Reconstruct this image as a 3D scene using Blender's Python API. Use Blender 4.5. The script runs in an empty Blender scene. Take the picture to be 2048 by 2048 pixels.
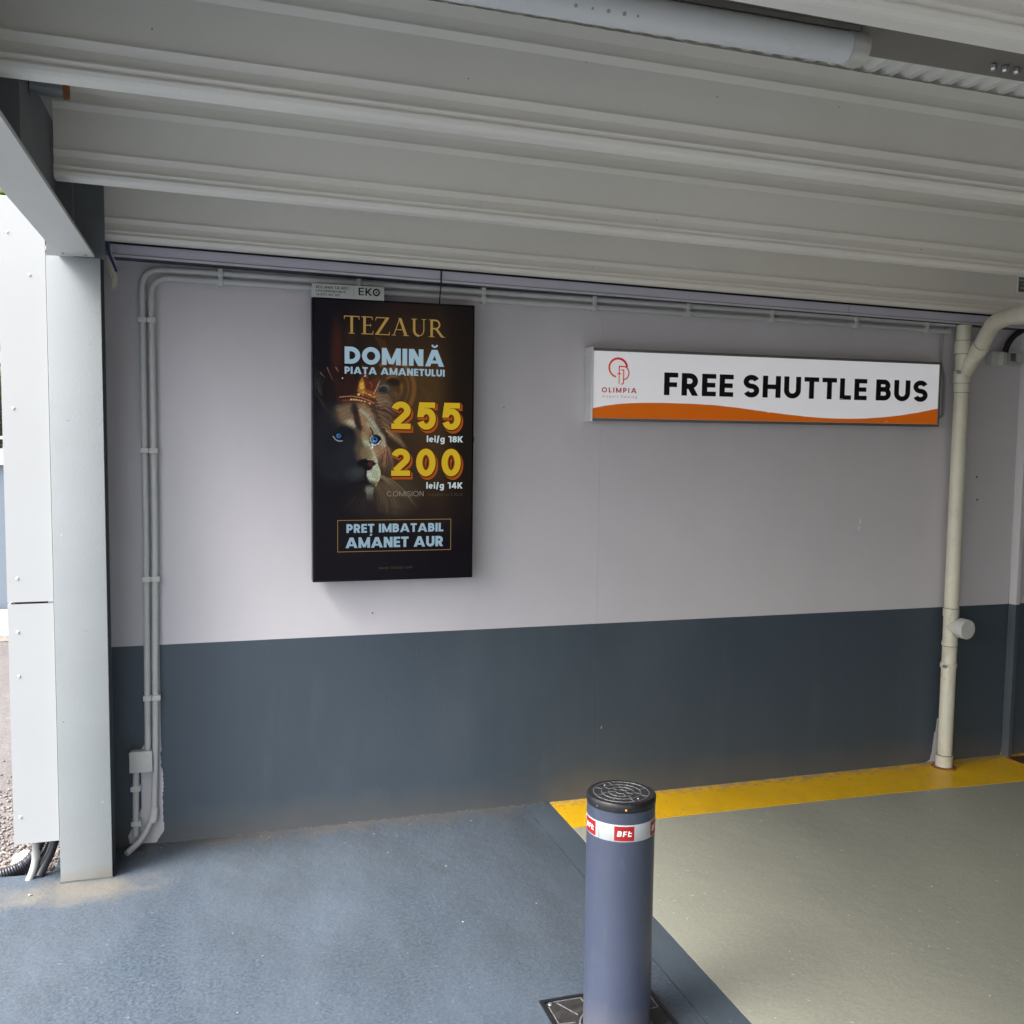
import bpy, bmesh, math, random
import numpy as np
from mathutils import Vector, Matrix
R = math.radians
C = bpy.context.scene.collection
scene = bpy.context.scene
random.seed(4)
rng = np.random.default_rng(7)

# ------------------------------------------------------------------ camera, sky, sun, exposure
EXPOSURE = 2.15
cam_data = bpy.data.cameras.new('camera')
cam = bpy.data.objects.new('camera', cam_data); C.objects.link(cam); scene.camera = cam
cam_data.sensor_width = 36.0; cam_data.lens = 34.12; cam_data.clip_start = 0.02; cam_data.clip_end = 600
_r = Vector((0.95546688, -0.29484136, 0.01231287)); _u = Vector((0.01099205, 0.07725466, 0.9969508))
_f = Vector((0.29489356, 0.95241813, -0.07705518))
cam.matrix_world = Matrix(((_r.x, _u.x, -_f.x, 0.0), (_r.y, _u.y, -_f.y, -4.16335), (_r.z, _u.z, -_f.z, 1.7), (0, 0, 0, 1)))

SUN_EL, SUN_AZ = R(50), R(250)          # azimuth measured clockwise from +Y: light comes from the left and behind the camera
world = bpy.data.worlds.new('World'); scene.world = world; world.use_nodes = True
wn, wl = world.node_tree.nodes, world.node_tree.links
wn.clear()
sky = wn.new('ShaderNodeTexSky'); sky.sky_type = 'NISHITA'; sky.sun_disc = False
sky.sun_elevation = SUN_EL; sky.sun_rotation = SUN_AZ; sky.dust_density = 4.0; sky.air_density = 1.0
hs = wn.new('ShaderNodeHueSaturation'); hs.inputs['Saturation'].default_value = 0.30
bg = wn.new('ShaderNodeBackground'); bg.inputs['Strength'].default_value = 0.13
wo = wn.new('ShaderNodeOutputWorld')
wl.new(sky.outputs[0], hs.inputs['Color']); wl.new(hs.outputs[0], bg.inputs[0]); wl.new(bg.outputs[0], wo.inputs[0])
sd = bpy.data.lights.new('sun', 'SUN'); sd.energy = 1.0; sd.angle = R(28); sd.color = (1.0, 0.96, 0.90)
sun = bpy.data.objects.new('sun', sd); C.objects.link(sun)
sdir = Vector((math.sin(SUN_AZ) * math.cos(SUN_EL), math.cos(SUN_AZ) * math.cos(SUN_EL), math.sin(SUN_EL)))
sun.rotation_euler = sdir.to_track_quat('Z', 'Y').to_euler(); sun.location = sdir * 30
scene.view_settings.view_transform = 'Standard'; scene.view_settings.look = 'None'
scene.view_settings.exposure = EXPOSURE; scene.view_settings.gamma = 1.0; scene.view_settings.use_curve_mapping = False
scene.render.engine = 'CYCLES'
scene.cycles.max_bounces = 10; scene.cycles.diffuse_bounces = 7; scene.cycles.use_denoising = True
scene.cycles.sample_clamp_indirect = 6.0

# ------------------------------------------------------------------ helpers
def s2l(c):
    c = c / 255.0
    return c / 12.92 if c <= 0.04045 else ((c + 0.055) / 1.055) ** 2.4
def lin(rgb): return tuple(s2l(v) for v in rgb)
def mat(name, col, rough=0.6, metal=0.0, var=0.0, vscale=3.0, bump=0.0, bscale=60.0, emit=None, spec=0.5,
        speck=0.0, sscale=250.0, stain=None, stain_amt=0.0, stain_scale=2.0, stretch=(1, 1, 1), coat=0.0):
    m = bpy.data.materials.new(name); m.use_nodes = True
    nt = m.node_tree; n = nt.nodes; l = nt.links
    b = n['Principled BSDF']
    b.inputs['Roughness'].default_value = rough; b.inputs['Metallic'].default_value = metal
    b.inputs['Specular IOR Level'].default_value = spec
    b.inputs['Coat Weight'].default_value = coat
    b.inputs['Base Color'].default_value = (*col, 1)
    geo = n.new('ShaderNodeNewGeometry')
    mp = n.new('ShaderNodeMapping'); mp.inputs['Scale'].default_value = stretch
    l.new(geo.outputs['Position'], mp.inputs['Vector'])
    out = None
    def noise(sc, det=4, ro=0.6):
        t = n.new('ShaderNodeTexNoise'); t.inputs['Scale'].default_value = sc; t.inputs['Detail'].default_value = det
        t.inputs['Roughness'].default_value = ro; l.new(mp.outputs[0], t.inputs['Vector']); return t.outputs['Fac']
    def scale_col(cur, fac, lo, hi, f0=0.3, f1=0.7):
        mr = n.new('ShaderNodeMapRange'); mr.inputs['From Min'].default_value = f0; mr.inputs['From Max'].default_value = f1
        mr.inputs['To Min'].default_value = lo; mr.inputs['To Max'].default_value = hi; l.new(fac, mr.inputs['Value'])
        mx = n.new('ShaderNodeVectorMath'); mx.operation = 'SCALE'
        if cur is None: mx.inputs[0].default_value = col
        else: l.new(cur, mx.inputs[0])
        l.new(mr.outputs[0], mx.inputs['Scale']); return mx.outputs[0]
    if var: out = scale_col(out, noise(vscale), 1 - var, 1 + var)
    if speck: out = scale_col(out, noise(sscale, 2, 0.7), 1 - speck, 1 + speck, 0.35, 0.65)
    if stain is not None:
        mr = n.new('ShaderNodeMapRange'); mr.inputs['From Min'].default_value = 0.52; mr.inputs['From Max'].default_value = 0.72
        mr.inputs['To Max'].default_value = stain_amt; l.new(noise(stain_scale, 6, 0.65), mr.inputs['Value'])
        mx = n.new('ShaderNodeMix'); mx.data_type = 'RGBA'; l.new(mr.outputs[0], mx.inputs['Factor'])
        if out is None: mx.inputs['A'].default_value = (*col, 1)
        else: l.new(out, mx.inputs['A'])
        mx.inputs['B'].default_value = (*stain, 1); out = mx.outputs['Result']
    if out is not None: l.new(out, b.inputs['Base Color'])
    if bump:
        bp = n.new('ShaderNodeBump'); bp.inputs['Strength'].default_value = 1.0; bp.inputs['Distance'].default_value = bump
        l.new(noise(bscale, 3, 0.6), bp.inputs['Height']); l.new(bp.outputs[0], b.inputs['Normal'])
    if emit is not None:
        b.inputs['Emission Color'].default_value = (*emit, 1); b.inputs['Emission Strength'].default_value = 2 ** -EXPOSURE
    return m

def finish(name, bm, m, parent=None, smooth=False, angle=35, recalc=True):
    if recalc: bmesh.ops.recalc_face_normals(bm, faces=bm.faces)
    me = bpy.data.meshes.new(name); bm.to_mesh(me); bm.free()
    if smooth:
        me.shade_smooth(); me.set_sharp_from_angle(angle=R(angle))
    me.materials.append(m)
    o = bpy.data.objects.new(name, me); C.objects.link(o)
    if parent is not None:
        o.parent = parent
        o.matrix_parent_inverse = parent.matrix_basis.inverted()
    return o
def thing(name, label, cat, loc=(0, 0, 0), group=None):
    o = bpy.data.objects.new(name, None); C.objects.link(o); o.location = loc; o.empty_display_size = 0.1
    o['label'] = label; o['category'] = cat
    if group: o['group'] = group
    return o
def tag(o, label, cat, group=None):
    o['label'] = label; o['category'] = cat
    if group: o['group'] = group
    return o
def bx(bm, x0, x1, y0, y1, z0, z1, bev=0.0):
    b2 = bmesh.new()
    bmesh.ops.create_cube(b2, size=1.0)
    for v in b2.verts: v.co = Vector((x0 + (v.co.x + .5) * (x1 - x0), y0 + (v.co.y + .5) * (y1 - y0), z0 + (v.co.z + .5) * (z1 - z0)))
    if bev: bmesh.ops.bevel(b2, geom=b2.edges[:] , offset=bev, segments=2, affect='EDGES', profile=0.6)
    merge(bm, b2)
def merge(bm, b2, M=None):
    mp = {}
    for v in b2.verts: mp[v] = bm.verts.new(M @ v.co if M is not None else v.co)
    for f in b2.faces:
        try: bm.faces.new([mp[v] for v in f.verts])
        except ValueError: pass
    b2.free()
def box(name, x0, x1, y0, y1, z0, z1, m, parent=None, bev=0.0):
    bm = bmesh.new(); bx(bm, x0, x1, y0, y1, z0, z1, bev); return finish(name, bm, m, parent, smooth=bev > 0)
def tube(bm, pts, r, seg=20, caps=True, radii=None):
    pts = [Vector(p) for p in pts]; rings = []; nrm = None
    for i, p in enumerate(pts):
        t = ((pts[min(i + 1, len(pts) - 1)] - p).normalized() + (p - pts[max(i - 1, 0)]).normalized()).normalized()
        if nrm is None:
            a = Vector((0, 0, 1)) if abs(t.z) < 0.9 else Vector((0, 1, 0)); nrm = t.cross(a).normalized()
        else: nrm = (nrm - t * nrm.dot(t)).normalized()
        bn = t.cross(nrm); rr = radii[i] if radii else r
        rings.append([bm.verts.new(p + (nrm * math.cos(2 * math.pi * k / seg) + bn * math.sin(2 * math.pi * k / seg)) * rr) for k in range(seg)])
    for a, b in zip(rings, rings[1:]):
        for k in range(seg): bm.faces.new((a[k], a[(k + 1) % seg], b[(k + 1) % seg], b[k]))
    if caps: bm.faces.new(rings[0][::-1]); bm.faces.new(rings[-1])
def tube_obj(name, pts, r, m, parent=None, seg=20, radii=None):
    bm = bmesh.new(); tube(bm, pts, r, seg, True, radii); return finish(name, bm, m, parent, smooth=True)
def fillet(pts, rad, n=8):
    pts = [Vector(p) for p in pts]; out = [pts[0]]
    for i in range(1, len(pts) - 1):
        p = pts[i]; a = (pts[i - 1] - p); b = (pts[i + 1] - p); d = min(rad, a.length * .49, b.length * .49)
        A = p + a.normalized() * d; B = p + b.normalized() * d
        for k in range(n + 1):
            t = k / n; out.append(A * (1 - t) ** 2 + p * 2 * t * (1 - t) + B * t * t)
    out.append(pts[-1]); return out
def lathe(bm, prof, cx, cy, seg=48):
    rings = []
    for r, z in prof:
        rings.append([bm.verts.new((cx + r * math.cos(2 * math.pi * k / seg), cy + r * math.sin(2 * math.pi * k / seg), z)) for k in range(seg)] if r > 1e-6 else [bm.verts.new((cx, cy, z))])
    for a, b in zip(rings, rings[1:]):
        for k in range(seg):
            k2 = (k + 1) % seg
            if len(a) == 1 and len(b) == 1: continue
            if len(a) == 1: bm.faces.new((a[0], b[k], b[k2]))
            elif len(b) == 1: bm.faces.new((a[k], a[k2], b[0]))
            else: bm.faces.new((a[k], a[k2], b[k2], b[k]))
def poly_prism(bm, pts, y0, y1):
    """polygon in x,z extruded from y0 to y1"""
    a = [bm.verts.new((x, y0, z)) for x, z in pts]; b = [bm.verts.new((x, y1, z)) for x, z in pts]
    bm.faces.new(a); bm.faces.new(b[::-1])
    for i in range(len(pts)): bm.faces.new((a[i], a[(i + 1) % len(pts)], b[(i + 1) % len(pts)], b[i]))

# ------------------------------------------------------------------ stroke alphabet (geometric sans and a serif set)
def arc(cx, cy, rx, ry, a0, a1, n=18):
    return [(cx + rx * math.cos(R(a0 + (a1 - a0) * i / n)), cy + ry * math.sin(R(a0 + (a1 - a0) * i / n))) for i in range(n + 1)]
def para(x0, y0, x1, y1, a): return ('p', [(x0 - a, y0), (x0 + a, y0), (x1 + a, y1), (x1 - a, y1)])
def st(pts, w, closed=False): return ('s', pts, w, closed)
def glyph(c, w):
    h = w / 2; xh = .74; V = lambda x, y0=0, y1=1: st([(x, y0), (x, y1)], w); g = []
    Hh = min(w * .92, .21)
    hb = lambda x0, x1, y: st([(x0, y), (x1, y)], Hh)
    e = Hh / 2
    def bowl(xr, yt, yb, x0=h):
        ry = (yt - yb) / 2; rx = min(ry * 1.0, xr - x0)
        return st([(x0, yt), (xr - rx, yt)] + arc(xr - rx, yb + ry, rx, ry, 90, -90)[1:-1] + [(xr - rx, yb), (x0, yb)], w)
    if c == 'A' or c == 'Ă':
        W = .86 + w * .9; a = w * .56
        g = [para(a, 0, W / 2 - w * .06, 1, a), para(W - a, 0, W / 2 + w * .06, 1, a), st([(W * .24, .27), (W * .76, .27)], Hh * .85)]
        if c == 'Ă': g.append(st(arc(W / 2, 1.34, .15, .17, 195, 345, 10), w * .40))
    elif c == 'B':
        W = .50 + w * .9; g = [V(h), bowl(W * .95 - h, 1 - h, .53), bowl(W - h, .53, h)]
    elif c == 'C':
        W = .84 + w * .5; g = [st(arc(W / 2, .5, W / 2 - h, .5 - h, 42, 318, 26), w)]; W *= .95
    elif c == 'D':
        W = .70 + w * .6; g = [V(h), st([(h, 1 - h), (W * .40, 1 - h)] + arc(W * .40, .5, W * .60 - h, .5 - h, 90, -90)[1:-1] + [(W * .40, h), (h, h)], w)]
    elif c == 'E': W = .44 + w * .7; g = [V(h), hb(h, W, e), hb(h, W * .95, .5), hb(h, W, 1 - e)]
    elif c == 'F': W = .42 + w * .7; g = [V(h), hb(h, W * .93, .47), hb(h, W, 1 - e)]
    elif c == 'H': W = .58 + w; g = [V(h), V(W - h), hb(h, W - h, .5)]
    elif c == 'I': W = w; g = [V(h)]
    elif c == 'K': W = .52 + w; a = w * .66; g = [V(h), para(h + w * .3, .36, W - a, 1, a), para(W - a, 0, h + w * .75, .56, a)]
    elif c == 'L': W = .40 + w * .6; g = [V(h), hb(h, W, e)]
    elif c == 'M': W = .80 + w; a = w * .50; g = [V(h), V(W - h), para(W / 2, .05, a, 1, a * .92), para(W / 2, .05, W - a, 1, a * .92)]
    elif c == 'N': W = .56 + w; a = w * .56; g = [V(h), V(W - h), para(W - a, 0, a, 1, a)]
    elif c == 'O': W = .90 + w * .4; g = [st(arc(W / 2, .5, W / 2 - h, .52 - h, 0, 360, 36)[:-1], w, True)]
    elif c == 'P': W = .46 + w * .9; g = [V(h), bowl(W - h, 1 - h, .36 + h * .3)]
    elif c == 'R': W = .50 + w * .9; a = w * .57; g = [V(h), bowl(W * .97 - h, 1 - h, .38 + h * .3), para(W - a, 0, W * .50, .42, a)]
    elif c == 'S':
        W = .50 + w * .9; ry = (1.03 - w) / 4
        g = [st(arc(W / 2, 1.015 - h - ry, W / 2 - h, ry, 22, 270, 20) + arc(W / 2, -.015 + h + ry, W / 2 - h, ry, 90, -158, 20)[1:], w)]
    elif c in 'TȚ':
        W = .52 + w * .7; g = [V(W / 2), hb(0, W, 1 - e)]
        if c == 'Ț': g += [para(W / 2 - w * .2, -.36, W / 2 + w * .1, -.13, w * .42)]
    elif c == 'U': W = .54 + w; r = W / 2 - h; g = [st([(h, 1), (h, r + h - .01)] + arc(W / 2, r + h - .01, r, r, 180, 360)[1:-1] + [(W - h, r + h - .01), (W - h, 1)], w)]
    elif c == 'Z': W = .52 + w * .6; a = w * .66; g = [hb(0, W, e), hb(0, W, 1 - e), para(a, Hh * .5, W - a, 1 - Hh * .5, a)]
    elif c == '0': W = .58 + w * .5; g = [st(arc(W / 2, .5, W / 2 - h, .515 - h, 0, 360, 32)[:-1], w, True)]
    elif c == '1': W = .22 + w; g = [V(W - h), hb(0, W - h, 1 - e)]
    elif c == '2':
        W = .50 + w * .7; r = W / 2 - h
        p = arc(W / 2, 1.01 - h - r, r, r, 165, -38, 16); g = [st(p + [(h * 1.3, w * .85)], w), hb(0, W, e)]
    elif c == '3': W = .48 + w * .7; g = [st(arc(W / 2, .75 - h / 2, W / 2 - h, .25 - h / 2, 160, -90, 16), w), st(arc(W / 2, .25 + h / 2, W / 2 - h, .25 - h / 2, 90, -160, 16), w)]
    elif c == '4': W = .58 + w * .7; g = [V(W - w * 1.1), hb(0, W, .27), para(w * .5, .25, W - w * 1.35, 1, w * .55)]
    elif c == '5':
        W = .50 + w * .7; ry = .325 - h * .5 + .02
        g = [hb(w * .35, W * .96, 1 - e), para(h * 1.1, .45, h * 1.6, 1 - e, h), st(arc(W / 2, h + ry - .01, W / 2 - h, ry, 142, -158, 22), w)]
    elif c == '7': W = .48 + w * .6; g = [hb(0, W, 1 - e), para(w * .9, 0, W - w * .7, 1 - e, w * .58)]
    elif c == '8': W = .50 + w * .7; g = [st(arc(W / 2, .76 - h * .4, W / 2 - h * 1.15, .24 - h * .6, 0, 360, 22)[:-1], w, True), st(arc(W / 2, .27 + h * .1, W / 2 - h, .27 - h * .9, 0, 360, 22)[:-1], w, True)]
    elif c == '+': W = .5; g = [st([(0, .45), (W, .45)], w), st([(W / 2, .2), (W / 2, .7)], w)]
    elif c == '.': W = w; g = [V(h, 0, w)]
    elif c == '%': W = .8; g = [st(arc(.18, .78, .13, .15, 0, 360, 12)[:-1], w * .8, True), st(arc(.62, .22, .13, .15, 0, 360, 12)[:-1], w * .8, True), para(.2, 0, .6, 1, w * .5)]
    elif c == '/': W = .30 + w * .4; g = [para(w * .5, -.12, W - w * .5, 1.05, w * .52)]
    elif c == 't' and w > .205: W = .62; g = [st([(h, 1), (h, h), (W, h)], w), hb(h, W * .95, .62)]
    elif c == '@': W = .9; g = [st(arc(.45, .4, .4, .45, -60, 250, 20), w * .8), st(arc(.45, .4, .16, .2, 0, 360, 12)[:-1], w * .8, True)]
    elif c == 'l': W = w; g = [V(h, 0, 1.04)]
    elif c == 'i': W = w; g = [V(h, 0, xh), V(h, xh + .10, xh + .10 + w)]
    else:
        W = .46 + w * .7; rx = W / 2 - h; ry = xh / 2 - h * .95; ring = st(arc(W / 2, xh / 2, rx, ry, 0, 360, 22)[:-1], w, True)
        if c == 'o': g = [ring]
        elif c in 'aâ': g = [ring, V(W - h, 0, xh)] + ([st([(W * .2, .86), (W / 2, 1.0), (W * .8, .86)], w * .5)] if c == 'â' else [])
        elif c == 'd': g = [ring, V(W - h, 0, 1.04)]
        elif c == 'p': g = [ring, V(h, -.28, xh)]
        elif c == 'g': g = [ring, st([(W - h, xh), (W - h, -.05)] + arc(W / 2, -.05, rx, .18, 0, -160, 12)[1:], w)]
        elif c == 'c': g = [st(arc(W / 2, xh / 2, rx, ry, 45, 315, 18), w)]; W *= .92
        elif c == 'e': g = [st([(W * .12, xh * .5), (W - h * 1.1, xh * .5)], w * .7), st(arc(W / 2, xh / 2, rx, ry, 0, 322, 20), w)]
        elif c in 'n': g = [V(h, 0, xh), st(arc(W / 2, xh * .55, rx, xh * .45 - h, 180, 0, 14) + [(W - h, 0)], w)]
        elif c == 'u': g = [V(W - h, 0, xh), st([(h, xh)] + arc(W / 2, xh * .45, rx, xh * .45 - h, 180, 360, 14), w)]
        elif c == 'm':
            W = .80 + w; q = (W - w) / 2
            g = [V(h, 0, xh), st(arc(h + q / 2, xh * .6, q / 2, xh * .4 - h, 180, 0, 10) + [(h + q, 0)], w), st(arc(h + 1.5 * q, xh * .6, q / 2, xh * .4 - h, 180, 0, 10) + [(h + 2 * q, 0)], w)]
        elif c == 'r': W = .26 + w; g = [V(h, 0, xh), st(arc(W, xh * .5, W - h, xh * .5 - h, 180, 95, 8), w)]
        elif c in 'tf': W = .28 + w * .7; g = [V(W * .45, 0 if c == 't' else 0, .98), st([(0, xh - h * .8), (W, xh - h * .8)], w * .85)]
        elif c == 'k': g = [V(h, 0, 1.04), para(h + w * .3, .26, W - w * .6, xh, w * .62), para(W - w * .6, 0, h + w * .8, .42, w * .62)]
        elif c == 'w': W = .8; g = [para(.22, 0, .04, xh, w * .5), para(.22, 0, .40, xh, w * .5), para(.58, 0, .40, xh, w * .5), para(.58, 0, .76, xh, w * .5)]
        elif c == 'z': g = [st([(0, h), (W, h)], w), st([(0, xh - h), (W, xh - h)], w), para(h, h, W - h, xh - h, h)]
        else: g = []; W = .3
    return g, W
def serif_glyph(c):
    t, th = .135, .05; g = []
    sf = lambda x, y, L=.17: st([(x - L, y), (x + L, y)], .035)
    V = lambda x: st([(x, 0), (x, 1)], t)
    if c == 'T': W = .84; g = [V(W / 2), st([(0, .97), (W, .97)], .05), sf(W / 2, .017), para(.02, .80, .035, .97, .018), para(W - .02, .80, W - .035, .97, .018)]
    elif c == 'E': W = .64; g = [V(.17), st([(.0, .975), (W * .94, .975)], .045), st([(.17, .51), (W * .78, .51)], .045), st([(0, .022), (W, .022)], .045), para(W - .03, 0.02, W + .0, .2, .018), para(W * .92, .82, W * .9, .97, .018), st([(W * .78, .43), (W * .78, .60)], .03)]
    elif c == 'Z': W = .80; g = [st([(.04, .97), (W * .95, .97)], .05), st([(0, .025), (W, .025)], .05), para(.10, .03, W - .12, .96, .085), para(.03, .80, .06, .97, .018), para(W - .04, .02, W, .2, .018)]
    elif c == 'A': W = .96; g = [para(.12, 0, .46, 1, .025), para(W - .16, 0, .46, 1, .078), st([(.25, .34), (.68, .34)], .045), sf(.12, .017, .12), sf(W - .16, .017, .16)]
    elif c == 'U': W = .90; g = [st([(.19, 1), (.19, .36)] + arc(.46, .36, .27, .32, 180, 270, 12)[1:], t * .95), st(arc(.46, .36, .27, .32, 270, 360, 12) + [(.73, 1)], th), sf(.19, .983, .16), sf(.73, .983, .13)]
    elif c == 'R': W = .88; g = [V(.17), st([(.17, .965), (.40, .965)] + arc(.40, .72, .21, .235, 90, -90, 14)[1:-1] + [(.40, .485), (.17, .485)], .09), para(W - .10, .01, .42, .48, .085), sf(.17, .017, .16), sf(.12, .983, .11), sf(W - .03, .017, .09)]
    else: W = .4
    return g, W
def layout(s, w, serif=False):
    gl = []
    for c in s:
        if c == ' ': gl.append((None, .30 if w > .1 else .34)); continue
        gl.append(serif_glyph(c) if serif else glyph(c, w))
    return gl
def text_prims(s, x0, x1, z0, hgt, w, serif=False, slant=0.0, tight=None, gapmin=None):
    """returns polygons (lists of (x, z), layer) filling x0..x1"""
    gl = layout(s, w, serif); tot = sum(g[1] for g in gl); n = len(gl)
    gap = .14 if tight is None else tight
    sx = (x1 - x0) / (tot + gap * (n - 1)); x = x0; out = []
    for g, W in gl:
        if g:
            for k, pr in enumerate(g):
                if pr[0] == 'p': out.append(([(x + (px + slant * py) * sx, z0 + py * hgt) for px, py in pr[1]], k))
                else:
                    pts, ww, closed = pr[1], pr[2], pr[3]; n_ = len(pts); L, Rr = [], []
                    for i in range(n_):
                        p = np.array(pts[i]); a = np.array(pts[i - 1]) if (i or closed) else None
                        b = np.array(pts[(i + 1) % n_]) if (i < n_ - 1 or closed) else None
                        d1 = (p - a) / (np.linalg.norm(p - a) + 1e-9) if a is not None else None
                        d2 = (b - p) / (np.linalg.norm(b - p) + 1e-9) if b is not None else None
                        if d1 is None: d1 = d2
                        if d2 is None: d2 = d1
                        n1 = np.array((-d1[1], d1[0])); n2 = np.array((-d2[1], d2[0])); mm = n1 + n2; mm /= (np.linalg.norm(mm) + 1e-9)
                        k_ = min(1 / max(mm @ n1, .35), 2.0)
                        L.append(p + mm * k_ * ww / 2); Rr.append(p - mm * k_ * ww / 2)
                    rng_ = range(n_ if closed else n_ - 1)
                    for i in rng_:
                        j = (i + 1) % n_
                        out.append(([(x + (q[0] + slant * q[1]) * sx, z0 + q[1] * hgt) for q in (L[i], L[j], Rr[j], Rr[i])], k))
        x += (W + gap) * sx
    return out
def lettering(name, polys, y, m, parent, fn=None, step=0.00005, lab=None):
    bm = bmesh.new()
    for pts, k in polys:
        ar = sum(pts[i][0] * pts[(i + 1) % len(pts)][1] - pts[(i + 1) % len(pts)][0] * pts[i][1] for i in range(len(pts)))
        if abs(ar) < 1e-10: continue
        if ar < 0: pts = pts[::-1]
        vs = [bm.verts.new(fn(px, pz, k) if fn else (px, y - k * step, pz)) for px, pz in pts]
        bm.faces.new(vs)
    o = finish(name, bm, m, parent, recalc=False)
    if lab: o['label'] = lab
    return o
def text(name, s, x0, x1, z0, hgt, w, y, m, parent, **kw):
    return lettering(name, text_prims(s, x0, x1, z0, hgt, w, **kw), y, m, parent)

# ------------------------------------------------------------------ materials
M = dict(
    lav=mat('lavender_wall_paint', (.582, .560, .592), .75, var=.04, vscale=1.4, bump=.0006, bscale=120, stain=(.53, .505, .52), stain_amt=.3, stain_scale=1.1),
    base=mat('slate_wall_paint', (.052, .071, .093), .50, var=.07, vscale=1.6, bump=.0007, bscale=90, stain=(.085, .10, .118), stain_amt=.35, stain_scale=1.6, stretch=(1, 1, .45)),
    trim=mat('lilac_trim_paint', (.60, .58, .66), .5, var=.03),
    white=mat('white_steel_paint', (.58, .585, .565), .50, var=.035, vscale=2.0, bump=.0004, bscale=60),
    soff=mat('soffit_shade', (.075, .082, .092), .7, var=.1), beamd=mat('beam_web_grey', (.15, .16, .175), .5, var=.12, vscale=5, stain=(.09, .10, .12), stain_amt=.5, stain_scale=3),
    web=mat('purlin_white_paint', (.78, .75, .69), .42, var=.04, vscale=1.2, bump=.0003, bscale=200, speck=.012, sscale=160, stain=(.62, .59, .53), stain_amt=.35, stain_scale=.9),
    colin=mat('column_shade_grey', (.10, .115, .115), .6, var=.1, vscale=6),  # column paint darkened to imitate shade inside the recess
    col=mat('column_white_paint', (.295, .318, .328), .6, var=.03, vscale=4, bump=.0008, bscale=140, stain=(.25, .265, .26), stain_amt=.35, stain_scale=5),
    clad=mat('cladding_white', (.44, .45, .455), .45, var=.015, vscale=3),
    dark=mat('taupe_steel_paint', (.20, .185, .17), .55, var=.1, vscale=5),
    sheet=mat('corrugated_white', (.75, .74, .70), .4, var=.04),
    galv=mat('galvanised_steel', (.42, .43, .44), .38, metal=.8, var=.1, vscale=20),
    rust=mat('rust', (.30, .12, .04), .9, var=.4, vscale=60, bump=.002, bscale=150),
    alu=mat('brushed_aluminium', (.74, .75, .74), .28, metal=.55, var=.05, vscale=30),
    frame=mat('sign_frame_grey', (.16, .165, .155), .45, metal=.35, var=.06, vscale=9),
    pvc=mat('cream_drain_pipe', (.66, .64, .53), .42, var=.05, vscale=6, stain=(.30, .24, .14), stain_amt=.35, stain_scale=9),
    cond=mat('grey_conduit', (.52, .53, .52), .45, var=.05, vscale=14),
    condp=mat('painted_conduit', (.50, .48, .51), .55, var=.06, vscale=14),
    clip=mat('conduit_clip_grey', (.56, .57, .54), .5, var=.05, vscale=20),
    blk=mat('black_plastic', (.012, .012, .015), .32, var=.2, vscale=40),
    scrk=mat('screen_black_casing', (.004, .004, .007), .3, spec=.22),
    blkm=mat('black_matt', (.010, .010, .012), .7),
    cap=mat('cast_black_cap', (.016, .016, .018), .30, var=.3, vscale=70, bump=.0006, bscale=300),
    wear=mat('worn_ridge_grey', (.20, .20, .205), .40, metal=.2, var=.55, vscale=120),
    plate=mat('worn_cast_iron', (.030, .028, .027), .5, var=.5, vscale=25, bump=.001, bscale=250, stain=(.16, .14, .125), stain_amt=.45, stain_scale=14),
    boll=mat('slate_blue_bollard_paint', (.058, .070, .112), .36, var=.05, vscale=6, speck=.02, sscale=120, stain=(.078, .09, .13), stain_amt=.30, stain_scale=9, bump=.0002, bscale=300),
    band=mat('reflective_white_band', (.45, .465, .475), .35, var=.03, vscale=20),
    red=mat('red_label', (.36, .010, .014), .4),
    wprint=mat('white_print', (.85, .85, .85), .45),
    signw=mat('sign_white_acrylic', (.80, .80, .81), .22, var=.012, vscale=5, emit=(.26, .26, .28)),
    signk=mat('sign_black_vinyl', (.008, .006, .007), .5, spec=.3),
    signo=mat('sign_orange_vinyl', (.62, .15, .012), .30, var=.04, vscale=4, emit=(.17, .028, .0)),
    oli=mat('logo_dark_red', (.45, .035, .020), .4, emit=(.10, .006, .004)),
    ek=mat('small_sign_plate', (.47, .49, .465), .5, var=.03, vscale=20),
    yellow=mat('yellow_floor_paint', (.98, .56, .006), .42, var=.07, vscale=5, bump=.0006, bscale=180, stain=(.90, .52, .04), stain_amt=.5, stain_scale=4),
    conc=mat('pale_chipped_concrete', (.42, .38, .33), .9, var=.3, vscale=30, bump=.003, bscale=90),
    chip=mat('chipped_mortar', (.20, .19, .185), .9, var=.4, vscale=60),
    foam=mat('sandy_foam', (.58, .50, .37), .9, var=.1, vscale=20, bump=.003, bscale=60),
    opipe=mat('white_pvc', (.38, .38, .37), .4, var=.04, vscale=10),
    hose=mat('black_corrugated_hose', (.030, .031, .040), .38),
    cabl=mat('grey_cable', (.30, .29, .30), .5), seam=mat('pipe_seam_dirt', (.13, .11, .075), .8), blue=mat('blue_strip', (.025, .05, .22), .5), cream=mat('cream_strip', (.50, .47, .38), .6, var=.1, vscale=20),
    diff=mat('lamp_diffuser', (.70, .71, .72), .28, var=.03, vscale=6, stain=(.45, .48, .50), stain_amt=.3, stain_scale=12),
    spot=mat('lamp_inner_clip', (.34, .36, .37), .5),
    leaf=mat('hedge_leaf', (.11, .20, .035), .6, var=.5, vscale=4),
    far=mat('far_wall_paint', (.16, .20, .25), .7), cop=mat('far_coping', (.48, .47, .45), .8),
    gravel=mat('gravel', (.22, .195, .18), .9, var=.4, vscale=40),
    amber=mat('amber_led', (.9, .3, .05), .4, emit=lin((255, 160, 70))),
    dirt=mat('dirt_mark', (.10, .095, .09), .9),
)
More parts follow.
